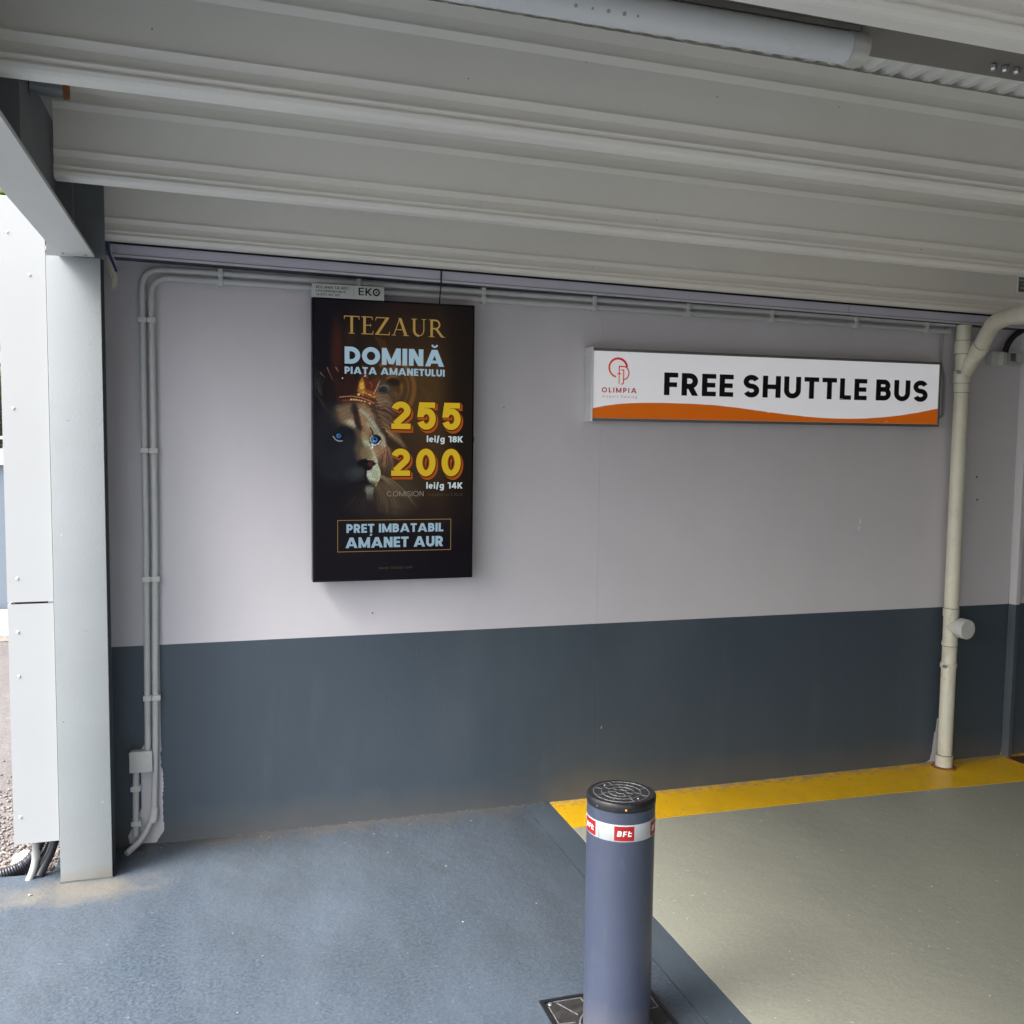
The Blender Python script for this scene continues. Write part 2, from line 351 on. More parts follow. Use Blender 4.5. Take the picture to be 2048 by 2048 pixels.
def floor_mat(name, col, dirt, grain=1.0, sandy=None, con=.35, patch=.6):
    """painted anti-slip floor: fine grain, broad wear, sandy stain round the column foot"""
    m = bpy.data.materials.new(name); m.use_nodes = True; nt = m.node_tree; n = nt.nodes; l = nt.links; b = n['Principled BSDF']
    geo = n.new('ShaderNodeNewGeometry')
    def noise(sc, det, ro=.6, vec=None):
        t = n.new('ShaderNodeTexNoise'); t.inputs['Scale'].default_value = sc; t.inputs['Detail'].default_value = det; t.inputs['Roughness'].default_value = ro
        l.new(vec or geo.outputs['Position'], t.inputs['Vector']); return t.outputs['Fac']
    def rng_(v, a, b_, c, d):
        mr = n.new('ShaderNodeMapRange'); 
        for k, x in zip(('From Min', 'From Max', 'To Min', 'To Max'), (a, b_, c, d)): mr.inputs[k].default_value = x
        l.new(v, mr.inputs['Value']); return mr.outputs[0]
    def mix(f, A, B):
        mx = n.new('ShaderNodeMix'); mx.data_type = 'RGBA'; l.new(f, mx.inputs['Factor'])
        for k, x in (('A', A), ('B', B)):
            if isinstance(x, tuple): mx.inputs[k].default_value = (*x, 1)
            else: l.new(x, mx.inputs[k])
        return mx.outputs['Result']
    hi = tuple(min(1, c * (1 + con * 1.3)) for c in col); lo = tuple(c * (1 - con) for c in col)
    fine = noise(85, 3, .72)
    c1 = mix(rng_(fine, .36, .64, 0, 1), lo, hi)
    c2 = mix(rng_(noise(1.1, 5, .6), .35, .70, 0, .55), c1, dirt)
    mp = n.new('ShaderNodeMapping'); mp.inputs['Scale'].default_value = (1, .35, 1); mp.inputs['Rotation'].default_value = (0, 0, R(25)); l.new(geo.outputs['Position'], mp.inputs['Vector'])
    c3 = mix(rng_(noise(3.2, 5, .65, mp.outputs[0]), .42, .72, 0, patch), c2, tuple(min(1, c * 1.35 + .02) for c in col))
    c3 = mix(rng_(noise(38, 2, .5), .70, .76, 0, .6), c3, tuple(min(1, c * 2.2 + .04) for c in col))
    if sandy:
        sx, sy, rx, ry, sc = sandy
        sep = n.new('ShaderNodeVectorMath'); sep.operation = 'SUBTRACT'; sep.inputs[1].default_value = (sx, sy, 0); l.new(geo.outputs['Position'], sep.inputs[0])
        dv = n.new('ShaderNodeVectorMath'); dv.operation = 'DIVIDE'; dv.inputs[1].default_value = (rx, ry, 1); l.new(sep.outputs[0], dv.inputs[0])
        ln = n.new('ShaderNodeVectorMath'); ln.operation = 'LENGTH'; l.new(dv.outputs[0], ln.inputs[0])
        ad = n.new('ShaderNodeMath'); ad.operation = 'ADD'; l.new(ln.outputs['Value'], ad.inputs[0]); l.new(rng_(noise(9, 5), .3, .7, -.35, .35), ad.inputs[1])
        c3 = mix(rng_(ad.outputs[0], .35, 1.1, .75, 0), c3, sc)
    if sandy:
        sp = n.new('ShaderNodeSeparateXYZ'); l.new(geo.outputs['Position'], sp.inputs[0])
        yy = n.new('ShaderNodeMath'); yy.operation = 'ADD'; l.new(sp.outputs['Y'], yy.inputs[0]); l.new(rng_(noise(7, 5), .3, .7, -.09, .06), yy.inputs[1])
        c3 = mix(rng_(yy.outputs[0], -.15, .0, 0, .8), c3, (.115, .108, .100))
    l.new(c3, b.inputs['Base Color'])
    l.new(rng_(noise(3, 4), .3, .7, .36, .58), b.inputs['Roughness'])
    bp = n.new('ShaderNodeBump'); bp.inputs['Distance'].default_value = .0016 * grain; l.new(fine, bp.inputs['Height'])
    bp2 = n.new('ShaderNodeBump'); bp2.inputs['Distance'].default_value = .004 * grain; l.new(noise(14, 3), bp2.inputs['Height']); l.new(bp.outputs[0], bp2.inputs['Normal'])
    l.new(bp2.outputs[0], b.inputs['Normal'])
    return m
M['fl_blue'] = floor_mat('blue_grey_floor_paint', (.063, .083, .110), (.074, .082, .089), 1.0, sandy=(-.50, -.36, .30, .13, (.185, .168, .138)), con=.32, patch=.6)
M['fl_strip'] = floor_mat('smooth_blue_grey_floor_paint', (.066, .088, .112), (.075, .09, .105), .35, con=.08)
M['fl_green'] = floor_mat('grey_green_floor_paint', (.40, .395, .315), (.33, .335, .285), .5, con=.10, patch=.15)
M['asph'] = floor_mat('asphalt', (.15, .135, .13), (.19, .17, .16), 2.5, con=.4)

def add_dust(m, z0, z1, colr, amt):
    nt = m.node_tree; n = nt.nodes; l = nt.links; b = n['Principled BSDF']; src = b.inputs['Base Color'].links[0].from_socket
    geo = n.new('ShaderNodeNewGeometry'); sp = n.new('ShaderNodeSeparateXYZ'); l.new(geo.outputs['Position'], sp.inputs[0])
    t = n.new('ShaderNodeTexNoise'); t.inputs['Scale'].default_value = 5; t.inputs['Detail'].default_value = 6; l.new(geo.outputs['Position'], t.inputs['Vector'])
    ad = n.new('ShaderNodeMath'); ad.operation = 'MULTIPLY_ADD'; l.new(t.outputs['Fac'], ad.inputs[0]); ad.inputs[1].default_value = -.16; l.new(sp.outputs['Z'], ad.inputs[2])
    mr = n.new('ShaderNodeMapRange'); mr.inputs['From Min'].default_value = z0 - .08; mr.inputs['From Max'].default_value = z1 - .08; mr.inputs['To Min'].default_value = amt; mr.inputs['To Max'].default_value = 0; l.new(ad.outputs[0], mr.inputs['Value'])
    mx = n.new('ShaderNodeMix'); mx.data_type = 'RGBA'; l.new(mr.outputs[0], mx.inputs['Factor']); l.new(src, mx.inputs['A']); mx.inputs['B'].default_value = (*colr, 1); l.new(mx.outputs['Result'], b.inputs['Base Color'])
add_dust(M['base'], .0, .16, (.125, .118, .108), .55)
def add_wear(m, colr, amt, scale, stretch, lo=.56, hi=.64, ymask=None):
    nt = m.node_tree; n = nt.nodes; l = nt.links; b = n['Principled BSDF']; src = b.inputs['Base Color'].links[0].from_socket
    geo = n.new('ShaderNodeNewGeometry'); mp = n.new('ShaderNodeMapping'); mp.inputs['Scale'].default_value = stretch; l.new(geo.outputs['Position'], mp.inputs['Vector'])
    t = n.new('ShaderNodeTexNoise'); t.inputs['Scale'].default_value = scale; t.inputs['Detail'].default_value = 5; t.inputs['Roughness'].default_value = .7; l.new(mp.outputs[0], t.inputs['Vector'])
    v = t.outputs['Fac']
    if ymask:
        sp = n.new('ShaderNodeSeparateXYZ'); l.new(geo.outputs['Position'], sp.inputs[0]); mr0 = n.new('ShaderNodeMapRange')
        for k, x in zip(('From Min', 'From Max', 'To Min', 'To Max'), (ymask[0], ymask[1], 0, .22)): mr0.inputs[k].default_value = x
        l.new(sp.outputs['Y'], mr0.inputs['Value']); ad = n.new('ShaderNodeMath'); ad.operation = 'ADD'; l.new(v, ad.inputs[0]); l.new(mr0.outputs[0], ad.inputs[1]); v = ad.outputs[0]
    mr = n.new('ShaderNodeMapRange')
    for k, x in zip(('From Min', 'From Max', 'To Min', 'To Max'), (lo, hi, 0, amt)): mr.inputs[k].default_value = x
    l.new(v, mr.inputs['Value'])
    mx = n.new('ShaderNodeMix'); mx.data_type = 'RGBA'; l.new(mr.outputs[0], mx.inputs['Factor']); l.new(src, mx.inputs['A']); mx.inputs['B'].default_value = (*colr, 1); l.new(mx.outputs['Result'], b.inputs['Base Color'])
add_wear(M['yellow'], (.52, .36, .22), .75, 22, (1, 1, 1), .60, .70, (-.10, 0))
add_wear(M['yellow'], (.60, .33, .03), .5, 60, (1, 1, 1), .60, .66)
add_wear(M['boll'], (.12, .13, .165), .35, 9, (4, 4, 1.2), .58, .74)
add_wear(M['base'], (.085, .108, .132), .35, 3.0, (2.6, 1, .35), .55, .75)
add_wear(M['lav'], (.50, .48, .51), .35, 1.3, (2.2, 1, .5), .55, .75)
add_wear(M['pvc'], (.36, .30, .20), .5, 14, (1, 1, .5), .60, .70)
add_dust(M['boll'], .0, .12, (.15, .15, .16), .5)
add_dust(M['col'], .0, .07, (.26, .22, .16), .6)

# ------------------------------------------------------------------ the setting: ground
def sheet(name, pts, z, m, depth=.15):
    bm = bmesh.new(); a = [bm.verts.new((x, y, z)) for x, y in pts]; b = [bm.verts.new((x, y, z - depth)) for x, y in pts]
    bm.faces.new(a); bm.faces.new(b[::-1])
    for i in range(len(pts)): bm.faces.new((a[i], a[(i + 1) % len(pts)], b[(i + 1) % len(pts)], b[i]))
    o = finish(name, bm, m); o['kind'] = 'structure'; return o
sheet('ground', [(-120, -120), (120, -120), (120, 120), (-120, 120)], -.035, M['asph'], .1)
# slab with a slightly crumbled outer edge left of the column
edge = [(-9, -.17)] + [(-3 + i * .12, -.165 + random.uniform(-.012, .012)) for i in range(21)] + [(-.60, -.15), (-.60, .0)]
sheet('floor', [(-9, -14), (1.362, -14), (1.362, 0)] + edge[::-1], 0, M['fl_blue'], .034)
sheet('floor_strip', [(1.3665, -14), (1.49, -14), (1.49, 0), (1.3665, 0)], -.0015, M['fl_strip'], .03)
sheet('parking_floor', [(1.491, -14), (14, -14), (14, -.68), (3.9, -.363), (3.038, -.327), (1.491, -.309)], 0, M['fl_green'], .034)
sheet('yellow_line', [(1.491, -.308), (3.038, -.326), (3.9, -.362), (14, -.679), (14, 0), (1.491, 0)], .0012, M['yellow'], .034)
sheet('path', [(-9, 4.6), (6, 4.6), (6, 5.9), (-9, 5.9)], .02, M['conc'], .05)

# gravel lying between the slab and the path outside
bm = bmesh.new()
for i in range(2600):
    x = -.62 - abs(random.gauss(0, .45)); y = -.14 + abs(random.gauss(0, .55)); s = random.uniform(.004, .011)
    b2 = bmesh.new(); bmesh.ops.create_icosphere(b2, subdivisions=1, radius=s)
    Mx = Matrix.Translation((x, y, -.033 + s * .4)) @ Matrix.Rotation(random.uniform(0, 6), 4, 'Z') @ Matrix.Diagonal((1, random.uniform(.5, 1), random.uniform(.5, .8), 1))
    merge(bm, b2, Mx)
o = finish('gravel', bm, M['gravel']); o['kind'] = 'stuff'
o['label'] = 'loose grey gravel on the asphalt outside'

# ------------------------------------------------------------------ wall
wall = thing('painted_wall', 'long two-tone wall, lavender above and slate blue below, carrying the poster screen and shuttle sign', 'wall', (1.8, 0, 0))
PZ = .835
for x0, x1 in ((-.60, 1.7093), (1.7107, 4.10), (4.15, 14)):
    box('upper_panel', x0, x1, 0, .14, PZ, 2.66, M['lav'], wall)
    box('painted_base', x0, x1, -.0006, .14, 0, PZ - .0002, M['base'], wall)
box('joint_filler', 1.7093, 1.7107, .0016, .10, PZ, 2.6, M['lav'], wall); box('joint_filler', 1.7093, 1.7107, .0012, .10, .003, PZ - .001, M['base'], wall)
# bare unpainted patch behind the conduits (jagged)
pts = [(-.268, .84), (-.268, .44), (-.292, .40), (-.292, .16), (-.318, .10), (-.345, .045), (-.34, .012), (-.24, .006)]
def edge_x(z): return -.2115 + .004 * math.sin(z * 30) - (.030 * max(0, 1 - z / .06)) + .005 * math.exp(-((z - .15) / .08) ** 2)
jag = [(edge_x(.010 + k * .0085) + random.uniform(-.0028, .0028), .010 + k * .0085) for k in range(48)]
pts += jag + [(-.213, .44), (-.213, .84)]
bm = bmesh.new(); poly_prism(bm, pts[::-1], -.0022, 0.0); finish('bare_patch', bm, M['lav'], wall)
bm = bmesh.new()
pts = [(3.612, .004), (3.634, .015), (3.645, .060), (3.651, .120), (3.655, .163), (3.662, .165), (3.668, .235), (3.682, .24), (3.70, .10), (3.70, .004)]
poly_prism(bm, pts, -.0024, 0); finish('bare_patch', bm, M['lav'], wall)
# crumbs of chipped paint along the foot of the wall, with a thin line of pale mortar
bm = bmesh.new()
x = -.18
while x < 4.0:
    L = random.uniform(.006, .045); hh = random.uniform(.0008, .003) if random.random() < .85 else random.uniform(.003, .007)
    pts = [(x, .0013), (x + L, .0013), (x + L * .8, .0013 + hh * random.uniform(.4, 1)), (x + L * .3, .0013 + hh)]
    poly_prism(bm, pts, -.0020, -.0006 + .0001); x += L * random.uniform(.7, 2.2)
o = finish('chipped_edge', bm, M['chip'], wall); o['kind'] = 'stuff'
# small holes, plugs and scuffs on the wall
def mark(pts, m='dirt', y=-.0012):
    bm = bmesh.new(); poly_prism(bm, pts, y, 0); return finish('mark', bm, M[m], wall)
for cx, cz, r in ((3.85, 1.52, .006), (3.86, 1.40, .006), (1.05, 1.78, .003), (1.245, 1.83, .003), (.66, .93, .004), (2.9, .10, .004), (4.6, .3, .004)):
    mark([(cx + r * math.cos(a * .785), cz + r * math.sin(a * .785)) for a in range(8)])
for cx, cz, L in ((3.135, 1.28, .028), (3.128, 1.25, .02), (1.74, .33, .014)):
    mark([(cx, cz), (cx + .004, cz + .002), (cx + .006 , cz + L), (cx + .001, cz + L * .9)], 'wprint' if cz > 1 else 'conc')
# joint strip (a folded corner profile) that carries both paints
strip = thing('joint_strip', 'narrow upright metal profile covering the wall joint right of the drain pipe', 'trim', (4.125, 0, 0))
for nm, z0, z1, mm in (('upper_profile', PZ, 2.66, 'lav'), ('lower_profile', 0, PZ, 'base')):
    bm = bmesh.new(); poly = [(4.102, -.002), (4.118, -.036), (4.140, -.036), (4.150, -.002)]
    a = [bm.verts.new((x, y, z0)) for x, y in poly]; b = [bm.verts.new((x, y, z1)) for x, y in poly]
    bm.faces.new(a); bm.faces.new(b[::-1])
    for i in range(4): bm.faces.new((a[i], a[(i + 1) % 4], b[(i + 1) % 4], b[i]))
    finish(nm, bm, M[mm], strip)

# ------------------------------------------------------------------ column, edge beam, cladding
colmarks = [(-.53, 1.32, .006), (-.41, .30, .004), (-.455, .96, .0025), (-.50, 1.74, .003), (-.42, 2.02, .003), (-.54, .62, .003)]
colm = thing('steel_column', 'pale grey steel column standing on the floor under the end of the edge beam', 'column', (-.47, -.2, 0))
box('front_flange', -.562, -.381, -.282, -.268, .004, 2.33, M['col'], colm, bev=.002)
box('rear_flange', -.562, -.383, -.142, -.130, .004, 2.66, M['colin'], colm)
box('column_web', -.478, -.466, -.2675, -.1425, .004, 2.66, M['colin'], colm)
box('column_head', -.562, -.366, -.27, -.256, 2.331, 2.68, M['beamd'], colm)
box('base_plate', -.565, -.378, -.285, -.126, 0, .004, M['colin'], colm)
box('side_plate', -.43, -.40, -.13, -.001, 0, 2.6, M['dark'], colm)  # fills the gap to the wall, kept dark to deepen the corner shade
for cx, cz, rr in colmarks:
    bm = bmesh.new(); poly_prism(bm, [(cx + rr * random.uniform(.4, 1.2) * math.cos(a), cz + rr * random.uniform(.4, 1.2) * math.sin(a)) for a in range(6)], -.2828, -.282); finish('paint_chip', bm, M['chip'] if rr < .004 else M['clad'], colm)
beam = thing('edge_beam', 'white I-shaped steel edge beam running from the column towards the camera', 'beam', (-.46, -3, 2.33))
box('bottom_flange', -.521, -.399, -6.6, -.283, 2.332, 2.344, M['white'], beam)
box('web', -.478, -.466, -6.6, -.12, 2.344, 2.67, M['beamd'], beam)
box('top_flange', -.521, -.399, -6.6, -.27, 2.67, 2.682, M['white'], beam)
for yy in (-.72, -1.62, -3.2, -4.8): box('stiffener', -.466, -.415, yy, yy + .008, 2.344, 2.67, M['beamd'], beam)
for bxx, byy in ((-.50, -.335), (-.425, -.335)):
    bm = bmesh.new(); lathe(bm, [(0, 2.3285), (.006, 2.3285), (.007, 2.332)], bxx, byy, 12); finish('bolt', bm, M['galv'], beam, smooth=True)
clad = thing('cladding', 'bright white cladding sheets fixed beside the column, open gap at the ground', 'cladding', (-.64, -.25, .16))
for nm, z0, z1 in (('panel', .157, 1.064), ('panel', 1.072, 2.53)):
    bm = bmesh.new(); bx(bm, -.722, -.567, -.256, -.246, z0, z1); bx(bm, -.722, -.714, -.246, -.15, z0, z1)
    finish(nm, bm, M['clad'], clad)
box('backing', -.70, -.60, -.244, -.16, .20, 2.50, M['blkm'], clad)
for rx, rz in ((-.684, 1.781), (-.686, 1.159), (-.689, .96), (-.689, .795), (-.697, .261), (-.689, 2.407), (-.62, 2.26)):
    bm = bmesh.new(); b2 = bmesh.new(); lathe(b2, [(0, .0035), (.003, .003), (.0055, .0012), (.0065, 0)], 0, 0, 14)
    merge(bm, b2, Matrix.Translation((rx, -.256, rz)) @ Matrix.Rotation(R(90), 4, 'X')); finish('rivet', bm, M['alu'], clad, smooth=True)

# ------------------------------------------------------------------ roof: purlins, deck, sheet
roof = thing('parking_deck_roof', 'white steel roof of ribbed purlins and corrugated sheet over the parking bay', 'roof', (3, -3, 2.4))
prof = [(.046, 2.648), (.044, 2.660), (.004, 2.660), (-.010, 2.657), (-.002, 2.636), (0, 2.631), (0, 2.601), (-.0100, 2.6003), (-.0095, 2.598), (0, 2.582), (0, 2.469),
        (-.0100, 2.4683), (-.0095, 2.466), (0, 2.450), (0, 2.4255), (-.0125, 2.4245), (-.013, 2.421), (-.006, 2.4120), (-.005, 2.4105), (-.0125, 2.4095), (-.0135, 2.405),
        (-.010, 2.397), (-.003, 2.391), (.006, 2.389), (.038, 2.389), (.044, 2.392), (.046, 2.403)]
T = .003
def purlin(y, x0=-.418, x1=13.0):
    bm = bmesh.new(); A = []
    back = []
    for i, (py, pz) in enumerate(prof):
        a = prof[max(i - 1, 0)]; b = prof[min(i + 1, len(prof) - 1)]; dy, dz = b[0] - a[0], b[1] - a[1]; L = math.hypot(dy, dz)
        back.append((py - dz / L * T, pz + dy / L * T))
    loop = prof + back[::-1]
    xs = [x0, 2, 5, 9, x1]; rows = []
    for x in xs: rows.append([bm.verts.new((x, y + py, pz - .018 * (x - 1.1) + .0)) for py, pz in loop])
    n = len(loop)
    for r0, r1 in zip(rows, rows[1:]):
        for i in range(n): bm.faces.new((r0[i], r0[(i + 1) % n], r1[(i + 1) % n], r1[i]))
    for r0 in (rows[0], rows[-1]):
        k = len(prof)
        for i in range(k - 1): bm.faces.new((r0[i], r0[i + 1], r0[n - 2 - i], r0[n - 1 - i]))
    return bm
PY = [-.2, -1.09, -1.95, -2.775, -3.62, -4.5, -5.38, -6.26]
for y in PY: finish('purlin', purlin(y), M['web'], roof, smooth=True, angle=12)
for k in range(16):
    yw = random.choice([-.2, -1.09, -1.95, -1.95, -2.775]); xx = random.uniform(-.2, 3.6); zz = random.choice([random.uniform(2.475, 2.58), random.uniform(2.43, 2.45)]); r_ = random.uniform(.001, .0024)
    bm = bmesh.new(); zz -= .018 * (xx - 1.1)
    poly_prism(bm, [(xx + r_ * random.uniform(.5, 1.3) * math.cos(a * 1.05), zz + r_ * random.uniform(.4, 1.1) * math.sin(a * 1.05)) for a in range(6)], yw - .0012, yw)
    finish('speck', bm, M['dirt'], roof)
# corrugated sheet, ribs run away from the camera
bm = bmesh.new(); prev = None; x = -.40; k = 0; pitch = .0605
pr_ = [(0, .004), (.008, .016), (.020, .016), (.031, 0), (.050, -.001)]
while x < 9.0:
    for dx, dz in pr_:
        z = 2.664 + dz - .018 * (x + dx - 1.1)
        cur = [bm.verts.new((x + dx, -6.6, z)), bm.verts.new((x + dx, .1, z))]
        if prev: bm.faces.new((prev[0], cur[0], cur[1], prev[1]))
        prev = cur
    x += pitch
finish('corrugated_sheet', bm, M['sheet'], roof)
def sheared_box(name, x0, x1, y0, y1, z0, z1, m, parent, k=.018, xr=1.1):
    o = box(name, x0, x1, y0, y1, z0, z1, m, parent)
    for v in o.data.vertices: v.co.z -= k * (v.co.x - xr)
    return o
sheared_box('deck_slab', -.56, 14, -6.7, .3, 2.70, 2.92, M['conc'], roof)
b = thing('lamp_beam', 'dark taupe steel beam above the tube lamp with three bolts', 'beam', (2, -2.3, 2.6))
sheared_box('beam_body', -.46, 13, -2.40, -2.145, 2.612, 2.664, M['dark'], b, .012)
for i in range(3):
    bm = bmesh.new(); lathe(bm, [(0, 2.586), (.007, 2.587), (.009, 2.592), (.009, 2.600)], 1.795 + i * .034, -2.213, 6); finish('bolt', bm, M['galv'], b)

# fascia along the top of the wall
fas = thing('fascia', 'pale lilac metal fascia strip along the top of the wall below the last purlin', 'trim', (1.6, -.05, 2.35))
for x0, x1 in ((-.372, .9295), (.9315, 2.95), (2.952, 9)):
    sheared_box('fascia_face', x0, x1, -.1, -.094, 2.3555, 2.391, M['trim'], fas, .0185, 1.1)
    sheared_box('fascia_crease', x0, x1, -.1015, -.1002, 2.383, 2.3845, M['trim'], fas, .0185, 1.1)
sheared_box('lower_rail', -.36, 9, -.104, -.094, 2.3435, 2.3525, M['trim'], fas, .0185, 1.1)
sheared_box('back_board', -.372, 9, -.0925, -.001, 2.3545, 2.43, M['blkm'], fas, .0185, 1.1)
sheared_box('soffit_board', -.372, 9, -.0925, -.001, 2.346, 2.3535, M['soff'], fas, .0185, 1.1)  # dark tone stands in for the shadow under the fascia

# rusty-ended pipe stub beside the web
stub = thing('pipe_stub', 'short grey pipe end with a rusty rim sticking out of the edge beam', 'pipe', (-.42, -1.15, 2.645))
tube_obj('pipe', [(-.462, -1.16, 2.642), (-.378, -1.16, 2.638)], .022, M['galv'], stub)
tube_obj('rusty_rim', [(-.3785, -1.16, 2.638), (-.366, -1.16, 2.6375)], .0235, M['rust'], stub)

# flexible strips hanging behind the column head
strips = thing('hanging_strips', 'blue and cream plastic strips bending down beside the column head', 'plastic strips', (-.36, -.15, 2.3))
def ribbon(name, pts, w, m, parent, th=.002, dirv=(1, .25, 0)):
    bm = bmesh.new(); d = Vector(dirv).normalized() * w / 2; n = Vector((0, 0, 1)).cross(d).normalized() * th; rows = []
    for p in fillet(pts, .05, 5):
        p = Vector(p); rows.append([bm.verts.new(q) for q in (p - d - n, p + d - n, p + d + n, p - d + n)])
    for a, b_ in zip(rows, rows[1:]):
        for i in range(4): bm.faces.new((a[i], a[(i + 1) % 4], b_[(i + 1) % 4], b_[i]))
    bm.faces.new(rows[0][::-1]); bm.faces.new(rows[-1]); return finish(name, bm, m, parent)
ribbon('blue_strip', [(-.364, -.150, 2.43), (-.366, -.152, 2.385), (-.338, -.156, 2.305)], .011, M['blue'], strips)
ribbon('cream_strip', [(-.350, -.158, 2.40), (-.355, -.158, 2.375), (-.334, -.160, 2.325)], .005, M['cream'], strips)
ribbon('cream_strip', [(-.371, -.164, 2.36), (-.352, -.166, 2.315), (-.338, -.166, 2.275), (-.347, -.164, 2.245)], .014, M['cream'], strips)
ribbon('cream_strip', [(-.376, -.170, 2.34), (-.358, -.172, 2.30), (-.347, -.172, 2.265), (-.352, -.170, 2.240)], .006, M['cream'], strips)

# ------------------------------------------------------------------ tube lamp
lamp = thing('tube_lamp', 'unlit long round tube lamp with metal end cap under the roof', 'lamp', (.65, -2.27, 2.56))
def rod(name, x0, x1, y, z, r, m, parent, k=.012, seg=28):
    return tube_obj(name, [(x0, y, z - k * (x0 - 1.1)), (x1, y, z - k * (x1 - 1.1))], r, m, parent, seg)
LY, LZ = -2.260, 2.5685
rod('diffuser', -.14, 1.345, LY, LZ, .0335, M['diff'], lamp)
rod('end_cap', 1.346, 1.388, LY, LZ, .0355, M['alu'], lamp)
rod('end_cap', -.185, -.141, LY, LZ, .0355, M['alu'], lamp)
sheared_box('mounting_rail', -.12, 1.37, LY - .02, LY + .01, 2.600, 2.611, M['dark'], lamp, .012)
for i in range(5):
    bm = bmesh.new(); b2 = bmesh.new(); rr_ = random.uniform(.0028, .005); lathe(b2, [(0, .0007), (rr_ * .8, .0004), (rr_, 0)], 0, 0, 9)
    merge(bm, b2, Matrix.Translation((.70 + i * .035 + random.uniform(-.006, .006), LY - .0336 * math.sin(R(58)), LZ + .0045 - .0005 * i - .0336 * math.cos(R(58)))) @ Matrix.Rotation(R(180 - 58), 4, 'X'))
    finish('inner_clip', bm, M['spot'], lamp)

# ------------------------------------------------------------------ conduits
def conduit(name, label, pts, r, rad, mm='cond'):
    t = thing(name, label, 'conduit', pts[0])
    tube_obj('pipe', fillet(pts, rad, 10), r, M[mm], t, 14); return t
hz = lambda x, a: a - .0115 * (x - .05)
con1 = conduit('conduit', 'outer grey conduit rising left and turning along the wall top, ending in the junction box',
               [(-.263, -.026, .405), (-.256, -.026, 1.3), (-.256, -.026, 2.341), (-.10, -.026, hz(-.10, 2.341)), (3.64, -.026, hz(3.64, 2.341) + .002)], .0125, .085)
con2 = conduit('conduit', 'inner grey conduit nested inside the outer bend, curving to the floor at the bottom',
               [(-.345, -.10, .012), (-.290, -.045, .040), (-.243, -.026, .13), (-.233, -.026, .40), (-.222, -.026, 1.3), (-.222, -.026, 2.311), (-.05, -.026, hz(-.05, 2.309)), (3.61, -.026, hz(3.61, 2.307))], .0125, .075)
con3 = conduit('conduit', 'short grey conduit running from the junction box down to the floor',
               [(-.309, -.030, .33), (-.312, -.030, .2), (-.314, -.030, .055)], .0125, .02)
def clip(parent, cx, cz, vert, w=.034):
    bm = bmesh.new()
    if vert: bx(bm, cx - w / 2 + .0006, cx + w / 2 - .0006, -.043, -.002, cz - .0105, cz + .0105, .002)
    else: bx(bm, cx - .0095, cx + .0095, -.043, -.002, cz - w / 2 + .0006, cz + w / 2 - .0006, .002)
    finish('clip', bm, M['clip'], parent, smooth=True)
for z in (2.143, 1.628, 1.111, .625):
    clip(con1, -.2565 if z > .8 else -.2605, z, True); clip(con2, -.2225 if z > .8 else -.2265, z, True)
for x in (.041, .595, 1.137, 1.655, 2.123, 2.569, 3.045, 3.462):
    clip(con1, x, hz(x, 2.341), False); clip(con2, x, hz(x, 2.307), False)
for z in (.253, .107): clip(con3, -.3115, z, True, .040)
tube_obj('coupling', [(-.2405, -.026, .165), (-.2425, -.027, .128), (-.2475, -.029, .105)], .0155, M['clip'], con2, 16)
for c_, xa, za in ((con1, -.256, 2.25), (con2, -.222, 2.225)):
    tube_obj('coupling', [(xa, -.026, za), (xa, -.026, za - .03)], .0142, M['cond'], c_, 16)
jb = thing('junction_box', 'square grey junction box low on the wall beside the column', 'junction box', (-.288, -.03, .368))
o = box('box_body', -.330, -.247, -.044, -.002, .328, .408, M['clip'], jb, bev=.004)
o = box('box_lid', -.333, -.244, -.056, -.0445, .324, .412, M['clip'], jb, bev=.006)
bm = bmesh.new(); tube(bm, fillet([(.931, -.108, 2.425), (.931, -.1085, 2.345), (.9315, -.088, 2.30), (.931, -.070, 2.245)], .02), .0032, 8)
tag(finish('power_cable', bm, M['blkm'], None, smooth=True), 'thin black cable hanging from the fascia down behind the poster screen', 'cable')

# ------------------------------------------------------------------ drain pipe
dp = thing('drain_pipe', 'cream plastic drain pipe standing on the yellow line with a branch at the top', 'pipe', (3.655, -.08, 0))
PX, PYp = 3.655, -.08
tube_obj('lower_pipe', [(PX + .002, PYp, .012), (PX, PYp, 2.02)], .0365, M['pvc'], dp, 32)
for z0, z1, rr in ((.004, .066, .0425), (.532, .556, .0415), (.648, .668, .0392), (.800, .842, .0392), (2.001, 2.062, .0435), (1.955, 1.998, .0395), (2.150, 2.213, .0435)):
    tube_obj('collar', [(PX, PYp, z0), (PX, PYp, z1)], rr, M['pvc'], dp, 32)
tube_obj('upper_pipe', [(PX, PYp, 2.03), (PX - .001, PYp, 2.293)], .0365, M['pvc'], dp, 32)
br = [(PX, PYp, 2.035), (3.672, -.115, 2.105), (3.665, -.175, 2.160), (3.618, -.270, 2.222), (3.535, -.400, 2.262), (3.40, -.62, 2.262), (3.05, -1.10, 2.205), (2.4, -2.1, 2.16)]
tube_obj('branch_pipe', fillet(br, .05, 5), .0385, M['pvc'], dp, 32)
def ringseg(a, b, rr, nm='collar'):
    a, b = Vector(a), Vector(b); tube_obj(nm, [a, b], rr, M['pvc'], dp, 32)
ringseg((3.6665, -.165, 2.150), (3.645, -.215, 2.186), .0425)
for z in (.068, .646, .844, 1.953, 2.000, 2.064, 2.148, 2.215):
    tube_obj('joint_seam', [(PX, PYp, z - .0012), (PX, PYp, z + .0012)], .0374, M['seam'], dp, 32)
def seam_at(p, dv, rr=.0395):
    p = Vector(p); dv = Vector(dv).normalized() * .0013; tube_obj('joint_seam', [p - dv, p + dv], rr, M['seam'], dp, 32)
